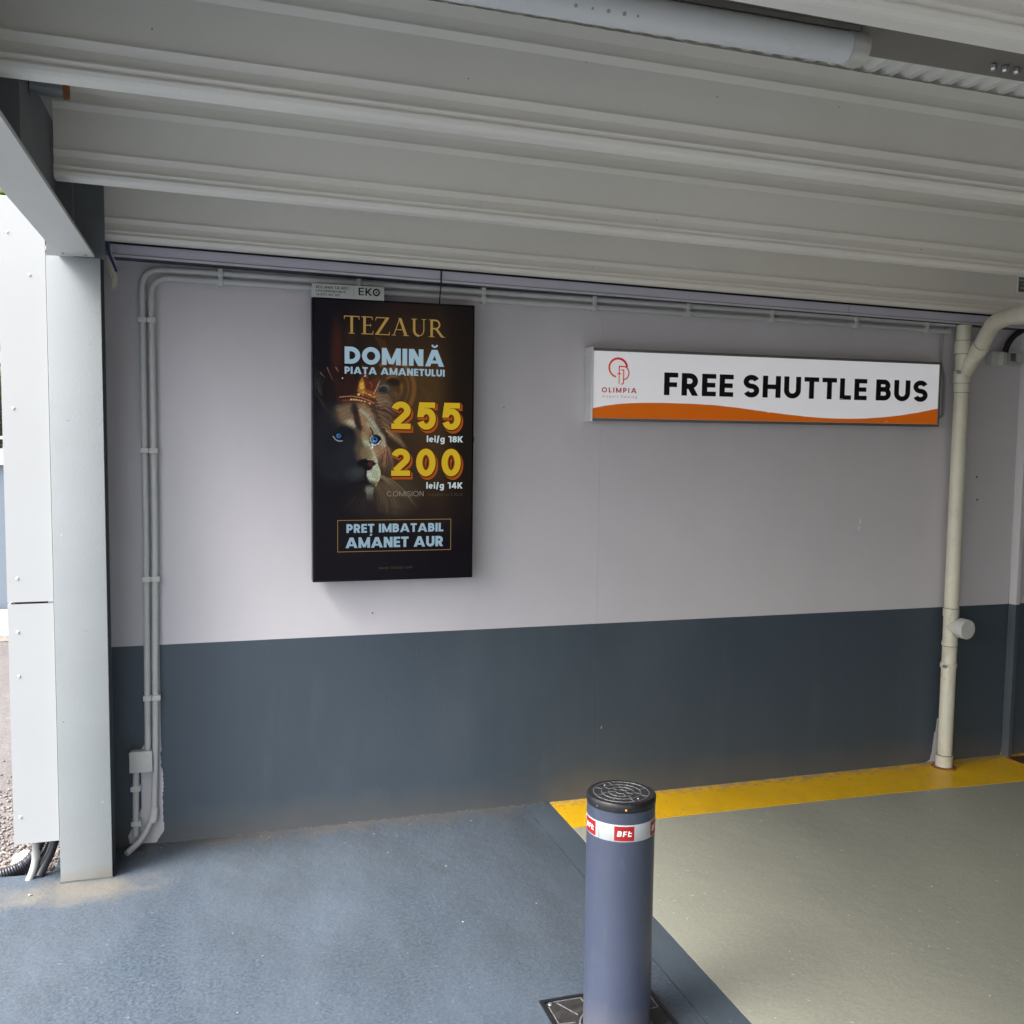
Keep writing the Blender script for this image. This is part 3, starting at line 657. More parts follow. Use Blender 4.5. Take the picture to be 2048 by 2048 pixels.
seam_at((3.6675, -.160, 2.147), (-.02, -.055, .05)); seam_at((3.643, -.219, 2.190), (-.047, -.095, .062)); seam_at((3.555, -.370, 2.254), (-.08, -.13, .03))
# clamp screws
for z in (.544, 2.052):
    for dz in (0,):
        tube_obj('clamp_screw', [(PX - .052, PYp - .02, z), (PX - .036, PYp - .028, z)], .008, M['galv'], dp, 10)
# cleanout cap on its side arm
d = Vector((.10, -1, 0)).normalized(); c0 = Vector((PX, PYp, .751))
tube_obj('side_arm', [c0, c0 + d * .075], .036, M['pvc'], dp, 28)
tube_obj('cleanout_cap', [c0 + d * .06, c0 + d * .064, c0 + d * .108, c0 + d * .112], .05, M['clip'], dp, 28, radii=[.048, .051, .051, .048])
bm = bmesh.new(); lathe(bm, [(.043, .0025), (.062, .0022), (.060, .006), (.050, .009), (.0425, .008)], PX, PYp, 26)
for v in bm.verts:
    v.co += Vector((random.uniform(-.003, .003), random.uniform(-.004, .003), 0))
finish('broken_floor_ring', bm, M['rust'], dp)

cbl = bmesh.new(); tube(cbl, fillet([(3.62, -.02, 2.30), (3.575, -.018, 2.27), (3.572, -.018, 2.12), (3.60, -.018, 2.03), (3.60, -.02, 1.90), (3.60, -.02, 1.84), (3.575, -.02, 1.823), (3.51, -.022, 1.82)], .03), .0062, 10)
tag(finish('sign_cable', cbl, M['cabl'], None, smooth=True), 'thin grey cable looping beside the drain pipe to the shuttle sign', 'cable')

# sockets at the right
def socket(x, z, label, is_open):
    t = thing('wall_socket', label, 'socket', (x, -.03, z), 'sockets high on the wall beyond the pipe')
    if not is_open:
        bm = bmesh.new(); bx(bm, x - .036, x + .036, -.045, -.002, z - .038, z + .036, .004); finish('socket_body', bm, M['cond'], t, smooth=True)
        bm = bmesh.new(); b2 = bmesh.new(); bx(b2, -.002, .034, -.030, .0, -.036, .032, .003)
        merge(bm, b2, Matrix.Translation((x + .002, -.047, z)) @ Matrix.Rotation(R(16), 4, 'Z') @ Matrix.Rotation(R(5), 4, 'Y')); finish('flap', bm, M['clip'], t, smooth=True)
    else:
        bm = bmesh.new()
        for a0, a1, c0, c1 in ((-.040, .040, .028, .036), (-.040, .040, -.036, -.028), (-.040, -.032, -.0278, .0278), (.032, .040, -.0278, .0278)):
            bx(bm, x + a0, x + a1, -.050, -.002, z + c0, z + c1, .0015)
        finish('socket_frame', bm, M['cond'], t, smooth=True)
        box('socket_inside', x - .0315, x + .0315, -.020, -.002, z - .0275, z + .0275, M['frame'], t)
        box('inner_ledge', x - .031, x + .031, -.034, -.021, z - .024, z - .016, M['cond'], t)
    return t
socket(3.905, 2.138, 'grey wall socket nearer the drain pipe with its flap shut', False)
socket(4.015, 2.143, 'grey open-fronted wall socket next to the joint strip', True)
bm = bmesh.new(); tube(bm, fillet([(3.955, -.035, 2.12), (3.957, -.040, 2.19), (3.985, -.05, 2.25), (4.06, -.06, 2.30), (4.3, -.06, 2.33)], .05), .015, 12)
tag(finish('thick_black_cable', bm, M['blkm'], None, smooth=True), 'thick black cable coming down between the two wall sockets', 'cable')
tg = thing('notice_plate', 'small dark framed notice plate on the last purlin at the right edge', 'sign', (3.93, -.21, 2.53))
box('plate', 3.845, 4.02, -.2135, -.209, 2.447, 2.531, M['wprint'], tg)
box('print_field', 3.851, 4.014, -.2142, -.2136, 2.453, 2.525, M['frame'], tg)
for i, (a, b_) in enumerate(((.003, .05), (.02, .12), (.01, .09))): box('print_line', 3.855 + a, 3.855 + b_, -.2148, -.2143, 2.508 - i * .019, 2.514 - i * .019, M['ek'], tg)
gr = thing('drain_grate', 'rusty drain grate at the foot of the wall on the yellow line', 'grate', (4.2, -.1, 0))
box('grate_frame', 4.09, 4.40, -.16, -.05, .0015, .004, M['rust'], gr)
for i in range(9): box('slot', 4.105 + i * .032, 4.120 + i * .032, -.15, -.06, .0045, .006, M['blk'], gr)

# ------------------------------------------------------------------ light box sign
sg = thing('shuttle_sign', 'white light box sign reading FREE SHUTTLE BUS with orange wave', 'sign', (2.58, -.04, 1.78))
X0, X1, Z0, Z1, SY = 1.630, 3.527, 1.778, 2.103, -.078
bm = bmesh.new()
bx(bm, X0 + .001, X1, SY, -.002, Z1 - .012, Z1, .0015); bx(bm, X0 + .001, X1, SY, -.002, Z0, Z0 + .012, .0015)
bx(bm, X1 - .010, X1, SY, -.002, Z0 + .0125, Z1 - .0125, .001)
bx(bm, X0 + .002, X0 + .009, SY, -.002, Z0 + .0125, Z1 - .0125, .001)
finish('frame', bm, M['frame'], sg, smooth=True)
bm = bmesh.new(); b2 = bmesh.new()
pr2 = [(X0, -.002), (X0 - .004, -.006), (X0 - .007, -.03), (X0 - .006, -.062), (X0 - .002, SY - .003), (X0 + .006, SY - .0045), (X0 + .006, SY - .001), (X0 + .0005, SY)]
a = [bm.verts.new((x, y, Z0 - .004)) for x, y in pr2]; b_ = [bm.verts.new((x, y, Z1 + .004)) for x, y in pr2]
bm.faces.new(a); bm.faces.new(b_[::-1])
for i in range(len(pr2)): bm.faces.new((a[i], a[(i + 1) % len(pr2)], b_[(i + 1) % len(pr2)], b_[i]))
finish('end_profile', bm, M['alu'], sg)
box('panel', X0 + .0095, X1 - .0105, SY + .003, SY + .0055, Z0 + .0125, Z1 - .0125, M['signw'], sg)
fy = SY + .0028
wv = [(1.640, 1.834), (1.70, 1.846), (1.755, 1.854), (1.82, 1.8600), (1.893, 1.8635), (1.98, 1.8650), (2.069, 1.8645), (2.16, 1.8635), (2.249, 1.8605), (2.37, 1.851), (2.497, 1.838), (2.62, 1.826), (2.753, 1.8155), (2.84, 1.811), (2.924, 1.809), (3.0, 1.8095), (3.085, 1.8125), (3.19, 1.8205), (3.289, 1.831), (3.40, 1.848), (3.516, 1.870)]
zb = Z0 + .0128
lettering('orange_wave', [([(wv[i][0], zb), (wv[i + 1][0], zb), (wv[i + 1][0], wv[i + 1][1]), (wv[i][0], wv[i][1])], 0) for i in range(len(wv) - 1)], fy, M['signo'], sg)
text('lettering', 'FREE', 1.990, 2.349, 1.901, .1035, .232, fy, M['signk'], sg, tight=.15)
text('lettering', 'SHUTTLE', 2.402, 3.090, 1.902, .1035, .232, fy, M['signk'], sg, tight=.15)
text('lettering', 'BUS', 3.143, 3.452, 1.903, .1035, .232, fy, M['signk'], sg, tight=.15)
text('lettering', 'OLIMPIA', 1.682, 1.853, 1.906, .0225, .215, fy, M['oli'], sg, tight=.30)
text('lettering', 'Airport Parking', 1.684, 1.854, 1.883, .0115, .085, fy, M['oli'], sg, tight=.34)
# the logo: ring shading from orange to red, P, aeroplane and J strokes
grads = [mat(f'logo_tone', tuple(np.array(lin((225, 95, 20))) * (1 - t) + np.array(lin((200, 22, 40))) * t), .4, emit=tuple(.30 * (np.array(lin((225, 95, 20))) * (1 - t) + np.array(lin((205, 24, 40))) * t))) for t in (0, .33, .66, 1)]
def stroke_polys(pts, w, closed=False):
    return text_prims_raw(pts, w, closed)
def text_prims_raw(pts, w, closed=False, w2=None):
    n_ = len(pts); L, Rr = [], []
    for i in range(n_):
        p = np.array(pts[i]); a = np.array(pts[i - 1]) if (i or closed) else None; b = np.array(pts[(i + 1) % n_]) if (i < n_ - 1 or closed) else None
        d1 = (p - a) if a is not None else (b - p); d2 = (b - p) if b is not None else d1
        d1 = d1 / np.linalg.norm(d1); d2 = d2 / np.linalg.norm(d2)
        mm = np.array((-d1[1] - d2[1], d1[0] + d2[0])); mm /= np.linalg.norm(mm); kk = 1 / max(mm @ np.array((-d1[1], d1[0])), .4)
        ww = w if w2 is None else w + (w2 - w) * i / (n_ - 1)
        L.append(p + mm * kk * ww / 2); Rr.append(p - mm * kk * ww / 2)
    return [([tuple(L[i]), tuple(L[(i + 1) % n_]), tuple(Rr[(i + 1) % n_]), tuple(Rr[i])], 0) for i in range(n_ if closed else n_ - 1)]
cx, cz = 1.760, 2.018
for i, (a0, a1) in enumerate(((258, 205), (205, 140), (140, 75), (75, 5))):
    lettering('logo_ring', text_prims_raw(arc(cx, cz, .0435, .0415, a0, a1, 10), (.0078, .0086, .0096, .0104)[i], False, (.0086, .0096, .0104, .0098)[i]), fy, grads[i], sg)
lettering('logo_letter', text_prims_raw([(1.7655, 2.000), (1.7655, 2.0245), (1.786, 2.0245)] + arc(1.786, 1.995, .0275, .0295, 85, -88, 14) , .0056), fy - .0001, grads[2], sg)
lettering('logo_letter', text_prims_raw([(1.775, 2.0085), (1.7875, 2.0085), (1.7875, 1.950), (1.783, 1.9455), (1.7755, 1.9455)], .0054), fy - .0002, grads[1], sg)
lettering('logo_aeroplane', text_prims_raw([(1.7655, 1.945), (1.7655, 1.998)], .0042) + [([(1.7655, 2.0), (1.755, 1.989), (1.755, 1.986), (1.7655, 1.992)], 1), ([(1.7655, 2.0), (1.776, 1.989), (1.776, 1.986), (1.7655, 1.992)], 2)], fy - .0003, grads[2], sg)
for cxx, czz in ((2.53, 1.83), (3.20, 1.797), (2.53, 1.93), (2.935, 1.905)):
    lettering('scratch', [([(cxx, czz), (cxx + .018, czz + .0015), (cxx + .02, czz + .004), (cxx + .006, czz + .003)], 0)], fy - .0006, M['wprint'], sg)

# ------------------------------------------------------------------ poster screen
scr = thing('advert_screen', 'tall black advertising screen with a crowned lion and gold price figures', 'screen', (.74, -.05, 1.085))
box('casing', .397, 1.084, -.088, -.03, 1.085, 2.260, M['scrk'], scr, bev=.003)
box('wall_bracket', .50, .98, -.03, -.001, 1.5, 1.9, M['blkm'], scr)
box('button', 1.084, 1.089, -.075, -.055, 1.675, 1.70, M['blk'], scr)
# painted picture: colour per vertex on a fine grid
NX, NZ = 330, 570
u = np.linspace(0.0, 1.0, NX); v = np.linspace(0.0, 1.0, NZ)
gx0, gx1, gz0, gz1 = .405, 1.076, 1.094, 2.252
UX, VZ = np.meshgrid(gx0 + u * (gx1 - gx0), gz1 - v * (gz1 - gz0))
uu = (UX - .397) / .687; vv = (2.26 - VZ) / 1.175
PXc = 626 + uu * 320; PYc = (1 - uu) * (592 + vv * 571.5) + uu * (613.4 + vv * 541)
img = np.zeros((NZ, NX, 3)); img[:] = (17, 15, 20)
def put(a, col, op=1.0):
    global img
    a = np.clip(a * op, 0, 1)[..., None]; img = img * (1 - a) + np.array(col, float) * a
def fb(xx, yy, s=8.0, seed=1, oct=4):
    r = np.random.default_rng(seed); out = np.zeros_like(xx); amp = 1; tot = 0
    for o_ in range(oct):
        for k in range(5):
            an = r.uniform(0, 6.28); ph = r.uniform(0, 6.28)
            out += amp * np.sin((xx * np.cos(an) + yy * np.sin(an)) * (2 ** o_) / s * 2 + ph + 1.3 * np.sin((yy * np.cos(an * 1.7) - xx * np.sin(an)) * (2 ** o_) / s + ph * 2))
        tot += amp * 2.2; amp *= .6
    return out / tot
def ell(cx, cy, rx, ry, ang, col, op=1.0, soft=.6, warp=0.0):
    a = R(ang); dx, dy = PXc - cx, PYc - cy
    if warp: n_ = fb(PXc, PYc, 6, int(cx) + int(cy)); dx = dx + warp * n_; dy = dy + warp * fb(PYc, PXc, 7, int(cy))
    x_ = (dx * math.cos(a) + dy * math.sin(a)) / rx; y_ = (-dx * math.sin(a) + dy * math.cos(a)) / ry
    d_ = np.sqrt(x_ ** 2 + y_ ** 2); t = np.clip((1 + soft * .5 - d_) / soft, 0, 1); put(t * t * (3 - 2 * t), col, op)
def line(pts, w, col, op=1.0, w2=None, soft=.7):
    best = np.zeros_like(PXc); n_ = len(pts) - 1
    xs = [p[0] for p in pts]; ys = [p[1] for p in pts]; pad = w * 3 + 3
    msk = (PXc > min(xs) - pad) & (PXc < max(xs) + pad) & (PYc > min(ys) - pad) & (PYc < max(ys) + pad)
    if not msk.any(): return
    X_, Y_ = PXc[msk], PYc[msk]; bb = np.zeros_like(X_)
    for i in range(n_):
        (ax, ay), (bx_, by) = pts[i], pts[i + 1]; dx, dy = bx_ - ax, by - ay; L = dx * dx + dy * dy + 1e-9
        t = np.clip(((X_ - ax) * dx + (Y_ - ay) * dy) / L, 0, 1); d_ = np.hypot(X_ - ax - t * dx, Y_ - ay - t * dy)
        ww = w if w2 is None else w + (w2 - w) * (i + t) / n_
        bb = np.maximum(bb, np.clip((ww / 2 + soft - d_) / (2 * soft), 0, 1))
    best[msk] = bb; put(best, col, op)
def q1(x, y): return 620 + x / 8.05, 720 + y / 8.05
def q2(x, y): return 620 + x / 8.05, 880 + y / 8.05
def L1(pts, w, col, op=1.0, w2=None, f=q1, soft=.6): line([f(*p) for p in pts], w / 8.05, col, op, None if w2 is None else w2 / 8.05, soft)
def E1(cx, cy, rx, ry, ang, col, op=1.0, soft=.6, f=q1, warp=0): a, b = f(cx, cy); ell(a, b, rx / 8.05, ry / 8.05, ang, col, op, soft, warp)
def polyfill(pts, col, op, f=q1, soft=1.2):
    P2 = [f(*p) for p in pts]; ins = np.zeros(PXc.shape, bool); dm = np.full(PXc.shape, 1e9)
    for i in range(len(P2)):
        (ax, ay), (bx_, by) = P2[i], P2[(i + 1) % len(P2)]
        ins ^= ((ay > PYc) != (by > PYc)) & (PXc < (bx_ - ax) * (PYc - ay) / (by - ay + 1e-9) + ax)
        dx, dy = bx_ - ax, by - ay; t = np.clip(((PXc - ax) * dx + (PYc - ay) * dy) / (dx * dx + dy * dy), 0, 1); dm = np.minimum(dm, np.hypot(PXc - ax - t * dx, PYc - ay - t * dy))
    put(np.clip(.5 + np.where(ins, dm, -dm) / (2 * soft), 0, 1), col, op)
def hair(p0, p1, p2, spread, n_, cols, w=(3, 8), op=(.3, .8), f=q1, seed=0):
    r = random.Random(seed)
    for i in range(n_):
        t = r.uniform(-1, 1); j = lambda: r.uniform(-12, 12)
        dx, dy = spread[0] * t, spread[1] * t
        a = (p0[0] + dx + j(), p0[1] + dy + j()); b = (p1[0] + dx * 1.1 + j(), p1[1] + dy * 1.1 + j()); c = (p2[0] + dx * 1.3 + j() * 2, p2[1] + dy * 1.3 + j() * 2)
        pts = [((1 - s) ** 2 * a[0] + 2 * s * (1 - s) * b[0] + s * s * c[0], (1 - s) ** 2 * a[1] + 2 * s * (1 - s) * b[1] + s * s * c[1]) for s in [k / 5 for k in range(6)]]
        L1(pts, r.uniform(*w), r.choice(cols), r.uniform(*op), 1.5, f, .45)
# backdrop
E1(1900, 900, 900, 1500, 0, (58, 42, 26), 1, 1.6); E1(1500, 300, 520, 620, 0, (70, 50, 28), .7, 1.5); E1(1450, -500, 700, 500, 0, (40, 29, 20), .8, 1.5)
E1(2500, 300, 330, 2600, 0, (20, 17, 15), .75, 1.2); E1(430, -150, 90, 480, 0, (62, 30, 20), .7, 1.5); E1(620, -350, 80, 300, 0, (50, 34, 22), .5, 1.5)
for rr, w_, c_, op_ in ((150, 46, (118, 82, 40), .8), (260, 34, (96, 66, 34), .7), (350, 70, (104, 72, 36), .8), (430, 20, (60, 42, 24), .7)):
    L1([(1290 + rr * math.cos(R(a)), 440 + rr * 1.25 * math.sin(R(a))) for a in range(-120, 75, 12)], w_, c_, op_, soft=1.6)
for k in range(3): L1([(1150 - 60 * k, -330 - 30 * k), (1230 - 40 * k, -150), (1330 - 20 * k, 60), (1400, 230)], 22, (92, 62, 34), .5, soft=1.6)
E1(1315, 335, 120, 70, 0, (26, 22, 18), .8, .7); E1(1315, 530, 62, 50, 0, (150, 96, 56), .9, .6); E1(1295, 545, 40, 36, 0, (110, 62, 36), .6, .6)
for k in range(5): L1([(1750 + k * 40, 420 + k * 20), (1800 + k * 30, 520), (1850 + k * 20, 640)], 14, (84, 62, 36), .35, soft=1.4)
# lower mane mass
E1(1250, 1500, 420, 520, 0, (48, 36, 28), .9, 1.0); E1(1350, 700, 360, 420, 10, (44, 38, 30), .9, 1.1, q2); E1(1000, 1000, 360, 300, 0, (32, 27, 27), .8, 1.2, q2)
# mane right of the face
E1(1160, 620, 210, 300, -25, (72, 59, 48), .95, .7, warp=3); E1(1180, 900, 220, 330, -20, (58, 43, 34), .95, .7, warp=3)
E1(1150, 450, 95, 85, 20, (58, 56, 52), .95, .5); E1(1140, 470, 60, 55, 20, (34, 32, 32), .9, .6); L1([(1080, 410), (1150, 380), (1220, 400), (1235, 450)], 9, (130, 122, 110), .9)
P_ = [(150, 118, 92), (172, 142, 112), (112, 84, 62), (92, 66, 48), (140, 104, 78)]; D_ = [(24, 18, 16), (36, 26, 22)]
hair((1040, 620), (1150, 560), (1290, 620), (30, 60), 26, P_ + [(150, 146, 130)], seed=1); hair((1060, 780), (1180, 760), (1300, 900), (60, 120), 34, P_[1:] + D_, seed=2)
hair((1080, 960), (1200, 960), (1260, 1090), (40, 90), 30, P_ + D_, seed=3); hair((1180, 1100), (1300, 1180), (1480, 1330), (60, 110), 40, [(158, 134, 96), (182, 166, 126), (108, 84, 58)] + D_, seed=4)
hair((1130, 1300), (1190, 1450), (1110, 1680), (90, 30), 44, [(150, 104, 76), (126, 84, 60), (176, 134, 98), (70, 46, 36)], seed=5); hair((1280, 1400), (1350, 1560), (1280, 1760), (70, 30), 26, [(90, 64, 48), (70, 50, 40), (110, 84, 60)], seed=6)
E1(1350, 850, 330, 330, 20, (60, 52, 38), .8, 1.0, q2)
hair((1150, 560), (1330, 660), (1480, 900), (120, 40), 60, [(104, 88, 64), (126, 110, 78), (78, 62, 46)], op=(.2, .6), f=q2, seed=7)
hair((1100, 700), (1250, 880), (1230, 1150), (150, 20), 70, [(86, 70, 52), (64, 52, 42), (104, 84, 60)], op=(.2, .55), f=q2, seed=8)
hair((1000, 850), (980, 1000), (930, 1180), (160, 20), 24, [(56, 46, 42), (44, 36, 36)], op=(.2, .5), f=q2, seed=9); hair((1450, 760), (1560, 900), (1660, 1030), (60, 60), 22, [(74, 64, 46), (90, 78, 54)], op=(.2, .5), f=q2, seed=10)
# face
E1(560, 1250, 480, 640, -8, (29, 29, 34), 1, .6); E1(830, 1150, 300, 560, -14, (74, 60, 48), .95, .35); E1(900, 1450, 170, 330, -10, (92, 80, 62), .8, .5)
E1(480, 900, 150, 200, -5, (62, 52, 46), .8, .9); E1(590, 870, 165, 220, -12, (108, 88, 69), .95, .9, warp=4); E1(880, 920, 130, 260, -22, (132, 106, 80), .95, .7, warp=4); E1(640, 1000, 90, 60, 30, (160, 152, 130), .9, .9, warp=3)
E1(740, 930, 46, 260, -12, (30, 24, 26), .85, .8); E1(690, 760, 60, 90, 0, (34, 27, 28), .6, .9); E1(560, 1150, 170, 130, 12, (15, 17, 24), .92, .8); E1(700, 1350, 180, 150, 20, (26, 24, 28), .8, .9)
E1(400, 1500, 280, 420, 0, (24, 26, 32), .9, .8)
E1(600, 1500, 200, 260, 10, (29, 31, 37), .8, .9); E1(300, 1150, 200, 300, 0, (20, 20, 28), .6, 1)
L1([(800, 780), (900, 870), (980, 980), (1050, 1080), (1105, 1200)], 46, (140, 152, 134), .75, 60, soft=2.2); L1([(905, 1000), (970, 1090), (1060, 1180)], 60, (146, 150, 128), .6, soft=2)
polyfill([(700, 1060), (860, 1130), (900, 1560), (740, 1570), (690, 1400), (740, 1250)], (82, 69, 54), .85, soft=4.5)
polyfill([(820, 1120), (900, 1180), (950, 1330), (1000, 1450), (1050, 1600), (930, 1570), (880, 1420), (815, 1280)], (142, 150, 126), .85, soft=2.6)
for k_ in range(90):
    r0 = random.random(); xx = random.uniform(480, 1000); yy = random.uniform(720, 1120); L_ = random.uniform(20, 50); sgn = (xx - 760) / 300
    L1([(xx, yy), (xx + sgn * 14, yy - L_)], random.uniform(4, 8), random.choice([(150, 124, 98), (60, 46, 38), (104, 84, 64), (30, 24, 24)]), random.uniform(.15, .45), 2)
L1([(840, 1240), (930, 1340), (1000, 1460), (1040, 1600)], 34, (164, 172, 146), .8, 44, soft=1.8); E1(1130, 1290, 60, 130, -8, (158, 152, 130), .8, .7)
E1(1060, 1430, 80, 110, -10, (150, 116, 88), .75, .8, warp=3); E1(860, 1180, 70, 90, 0, (128, 100, 70), .7, .9)
E1(880, 1480, 90, 130, -12, (112, 96, 70), .8, .8)
L1([(940, 1060), (980, 1120), (990, 1190), (1060, 1215), (1105, 1215)], 22, (50, 28, 22), .9)
# eyes
E1(448, 1195, 88, 62, 18, (13, 17, 26), 1, .4); L1([(365, 1195), (400, 1245), (450, 1272), (505, 1268)], 15, (150, 162, 170), .95); E1(450, 1188, 38, 36, 0, (52, 98, 152), 1, .35); E1(455, 1182, 15, 15, 0, (14, 20, 34), 1, .4); E1(440, 1168, 9, 7, 0, (160, 190, 210), 1, .4)
E1(1025, 1262, 92, 88, -10, (12, 15, 24), 1, .25); L1([(985, 1190), (948, 1225), (950, 1270), (968, 1300)], 13, (186, 190, 172), .95); L1([(978, 1385), (972, 1320), (1010, 1342), (1070, 1322), (1105, 1272)], 22, (196, 206, 206), 1, 14)
E1(1012, 1258, 48, 48, 0, (54, 102, 152), 1, .3); E1(1018, 1244, 21, 22, 0, (12, 18, 34), 1, .4); E1(1000, 1275, 16, 10, 0, (130, 190, 230), .8, .6)
for k in range(-2, 3): L1([(880, 1370 + k * 30), (935, 1350 + k * 34)], 4, (70, 60, 50), .35)
# nose, muzzle, mouth
E1(700, 1800, 165, 120, 0, (36, 39, 44), .95, .7); E1(745, 1780, 100, 70, 0, (54, 57, 57), .6, .9); E1(990, 1790, 112, 165, -12, (156, 166, 146), 1, .35)
L1([(1030, 1600), (1095, 1760), (1080, 1860), (1030, 1990)], 30, (170, 172, 138), .9); L1([(1070, 1820), (1040, 1940)], 20, (150, 138, 70), .5)
E1(880, 1630, 150, 70, 0, (15, 13, 20), 1, .3); E1(900, 1690, 80, 60, 0, (20, 16, 22), 1, .4); E1(950, 1640, 46, 48, 30, (84, 34, 34), .8, .6)
L1([(900, 1570), (980, 1575), (1030, 1620)], 16, (176, 178, 150), .8); L1([(880, 1720), (868, 1830), (880, 1940)], 34, (16, 14, 20), 1, 22)
L1([(640, 1985), (760, 1960), (860, 1930), (920, 1980), (1000, 2015)], 24, (12, 12, 18), .95, 14)
for k in range(4): L1([(950 + k * 8, 1740 + k * 36), (1010, 1752 + k * 36), (1060, 1775 + k * 34)], 7, (90, 86, 66), .8)
for k in range(6): L1([(1085, 1800 + k * 12), (1160, 1830 + k * 18), (1240, 1900 + k * 20)], 4, (150, 136, 112), .6, 1.5)
for k in range(5): L1([(480, 1760 + k * 26), (300, 1740 + k * 30), (130, 1760 + k * 30)], 4, (50, 50, 54), .5, 2)
E1(930, 770, 75, 70, 10, (86, 90, 86), .9, .8, q2)
for k in range(12): L1([(890 + k * 9, 740), (885 + k * 9, 830), (880 + k * 8 + (k % 3) * 9, 900 + (k % 4) * 18)], 9, (118, 122, 112), .75, 2, q2)
# crown
E1(1350, 560, 150, 160, 0, (58, 44, 30), .5, 1)
hair((1060, 640), (1180, 600), (1300, 720), (40, 120), 40, [(150, 126, 100), (120, 96, 74), (80, 62, 48)], op=(.3, .7), seed=31)
hair((1100, 900), (1230, 960), (1400, 1180), (60, 130), 40, [(132, 108, 80), (96, 74, 54), (60, 46, 36)], op=(.3, .7), seed=32)
hair((1130, 1350), (1220, 1550), (1200, 1800), (110, 30), 50, [(128, 94, 70), (96, 70, 52), (150, 116, 86)], op=(.3, .6), seed=33)
hair((1060, 640), (1200, 800), (1280, 1050), (150, 30), 60, [(112, 94, 68), (84, 68, 50), (64, 52, 40)], op=(.25, .55), f=q2, seed=34)
hair((820, 900), (760, 1020), (680, 1150), (200, 20), 40, [(48, 42, 42), (38, 34, 36), (58, 48, 44)], op=(.25, .5), f=q2, seed=35)
hair((150, 480), (120, 330), (170, 180), (50, 60), 24, [(60, 58, 54), (40, 38, 38), (78, 70, 62)], op=(.25, .6), seed=21); hair((250, 760), (200, 640), (120, 500), (60, 80), 24, [(52, 42, 38), (34, 28, 30)], op=(.25, .6), seed=22)
cpts = [(430, 640), (400, 420), (360, 200), (500, 330), (620, 110), (720, 330), (880, 120), (930, 320), (1090, 240), (1030, 560), (1000, 720), (800, 650)]
polyfill(cpts, (74, 40, 27), .9, soft=2.2); E1(520, 360, 250, 280, 0, (27, 16, 17), .75, .9); E1(930, 520, 120, 60, 20, (130, 76, 40), .6, .8); E1(925, 380, 45, 60, 0, (84, 30, 18), .9, .6)
polyfill([(740, 470), (770, 330), (820, 250), (850, 330), (870, 470), (830, 560)], (150, 104, 40), .9); E1(810, 400, 34, 70, 0, (196, 158, 66), .8, .8)
L1([(470, 565), (640, 552), (800, 575), (920, 625), (1000, 670)], 14, (176, 120, 92), .9); L1([(520, 620), (700, 610), (860, 640), (960, 690)], 26, (120, 62, 44), .7)
for k in range(18): E1(640 + k * 18, 606 + (k / 18) ** 2 * 78, 9, 13, 0, random.choice([(210, 186, 120), (168, 120, 70), (110, 66, 40)]), .9, .5)
L1([(780, 470), (860, 500), (950, 545), (1015, 580)], 12, (190, 142, 78), .9); L1([(760, 440), (850, 455), (960, 500), (1030, 530)], 22, (130, 72, 40), .6)
for k in range(12): E1(770 + k * 22, 462 + k * 9, 8, 10, 0, random.choice([(200, 160, 90), (120, 70, 40)]), .8, .5)
L1([(1000, 520), (1040, 430), (1085, 320)], 13, (204, 164, 128), .95, 7); L1([(1030, 560), (1060, 430), (1100, 300)], 8, (140, 92, 66), .8); L1([(930, 330), (968, 370), (960, 420)], 9, (176, 104, 60), .8)
E1(760, 525, 22, 20, 0, (190, 160, 120), .9, .5); E1(510, 265, 12, 12, 0, (210, 180, 150), .9, .5)
L1([(170, 170), (205, 210), (240, 250)], 12, (150, 104, 84), .9, 4); L1([(275, 90), (310, 180), (360, 300)], 12, (146, 98, 78), .9, 4); L1([(405, 90), (450, 160)], 12, (170, 130, 104), .9, 5); L1([(820, 70), (860, 170), (890, 260)], 12, (176, 140, 84), .7, 6)
# fur grain over the light parts
lum = img.mean(2); g_ = fb(PXc * 1.0 + PYc * .5, PYc * .35, 1.2, 11, 3); k_ = np.clip((lum - 40) / 80, 0, 1) * .22
img = img * (1 + (g_ * k_)[..., None]); vg = np.clip((PYc - 1035) / 50, 0, 1); put(vg, (17, 14, 20), .85); vg = np.clip((650 - PYc) / 50, 0, 1); put(vg, (18, 15, 19), .5)
img = np.clip(img, 0, 255) / 255.0; img = np.where(img <= .04045, img / 12.92, ((img + .055) / 1.055) ** 2.4)
me = bpy.data.meshes.new('picture'); nv = NX * NZ
co = np.stack([UX, np.full_like(UX, -.0884), VZ], -1).reshape(-1, 3)
idx = np.arange(nv).reshape(NZ, NX); quads = np.stack([idx[1:, :-1], idx[1:, 1:], idx[:-1, 1:], idx[:-1, :-1]], -1).reshape(-1, 4)
me.vertices.add(nv); me.vertices.foreach_set('co', co.ravel()); nf = len(quads)
me.loops.add(nf * 4); me.loops.foreach_set('vertex_index', quads.ravel().astype(np.int32))
me.polygons.add(nf); me.polygons.foreach_set('loop_start', (np.arange(nf) * 4).astype(np.int32)); me.update(calc_edges=True)
ca = me.color_attributes.new('picture_colour', 'FLOAT_COLOR', 'POINT')
ca.data.foreach_set('color', np.concatenate([img.reshape(-1, 3), np.ones((nv, 1))], 1).ravel().astype(np.float32))
pm = bpy.data.materials.new('screen_picture'); pm.use_nodes = True; nt = pm.node_tree; b_ = nt.nodes['Principled BSDF']
at = nt.nodes.new('ShaderNodeAttribute'); at.attribute_name = 'picture_colour'
b_.inputs['Base Color'].default_value = (.0015, .0015, .002, 1); b_.inputs['Roughness'].default_value = .22; b_.inputs['Specular IOR Level'].default_value = .07
nt.links.new(at.outputs['Color'], b_.inputs['Emission Color']); b_.inputs['Emission Strength'].default_value = 2 ** -EXPOSURE
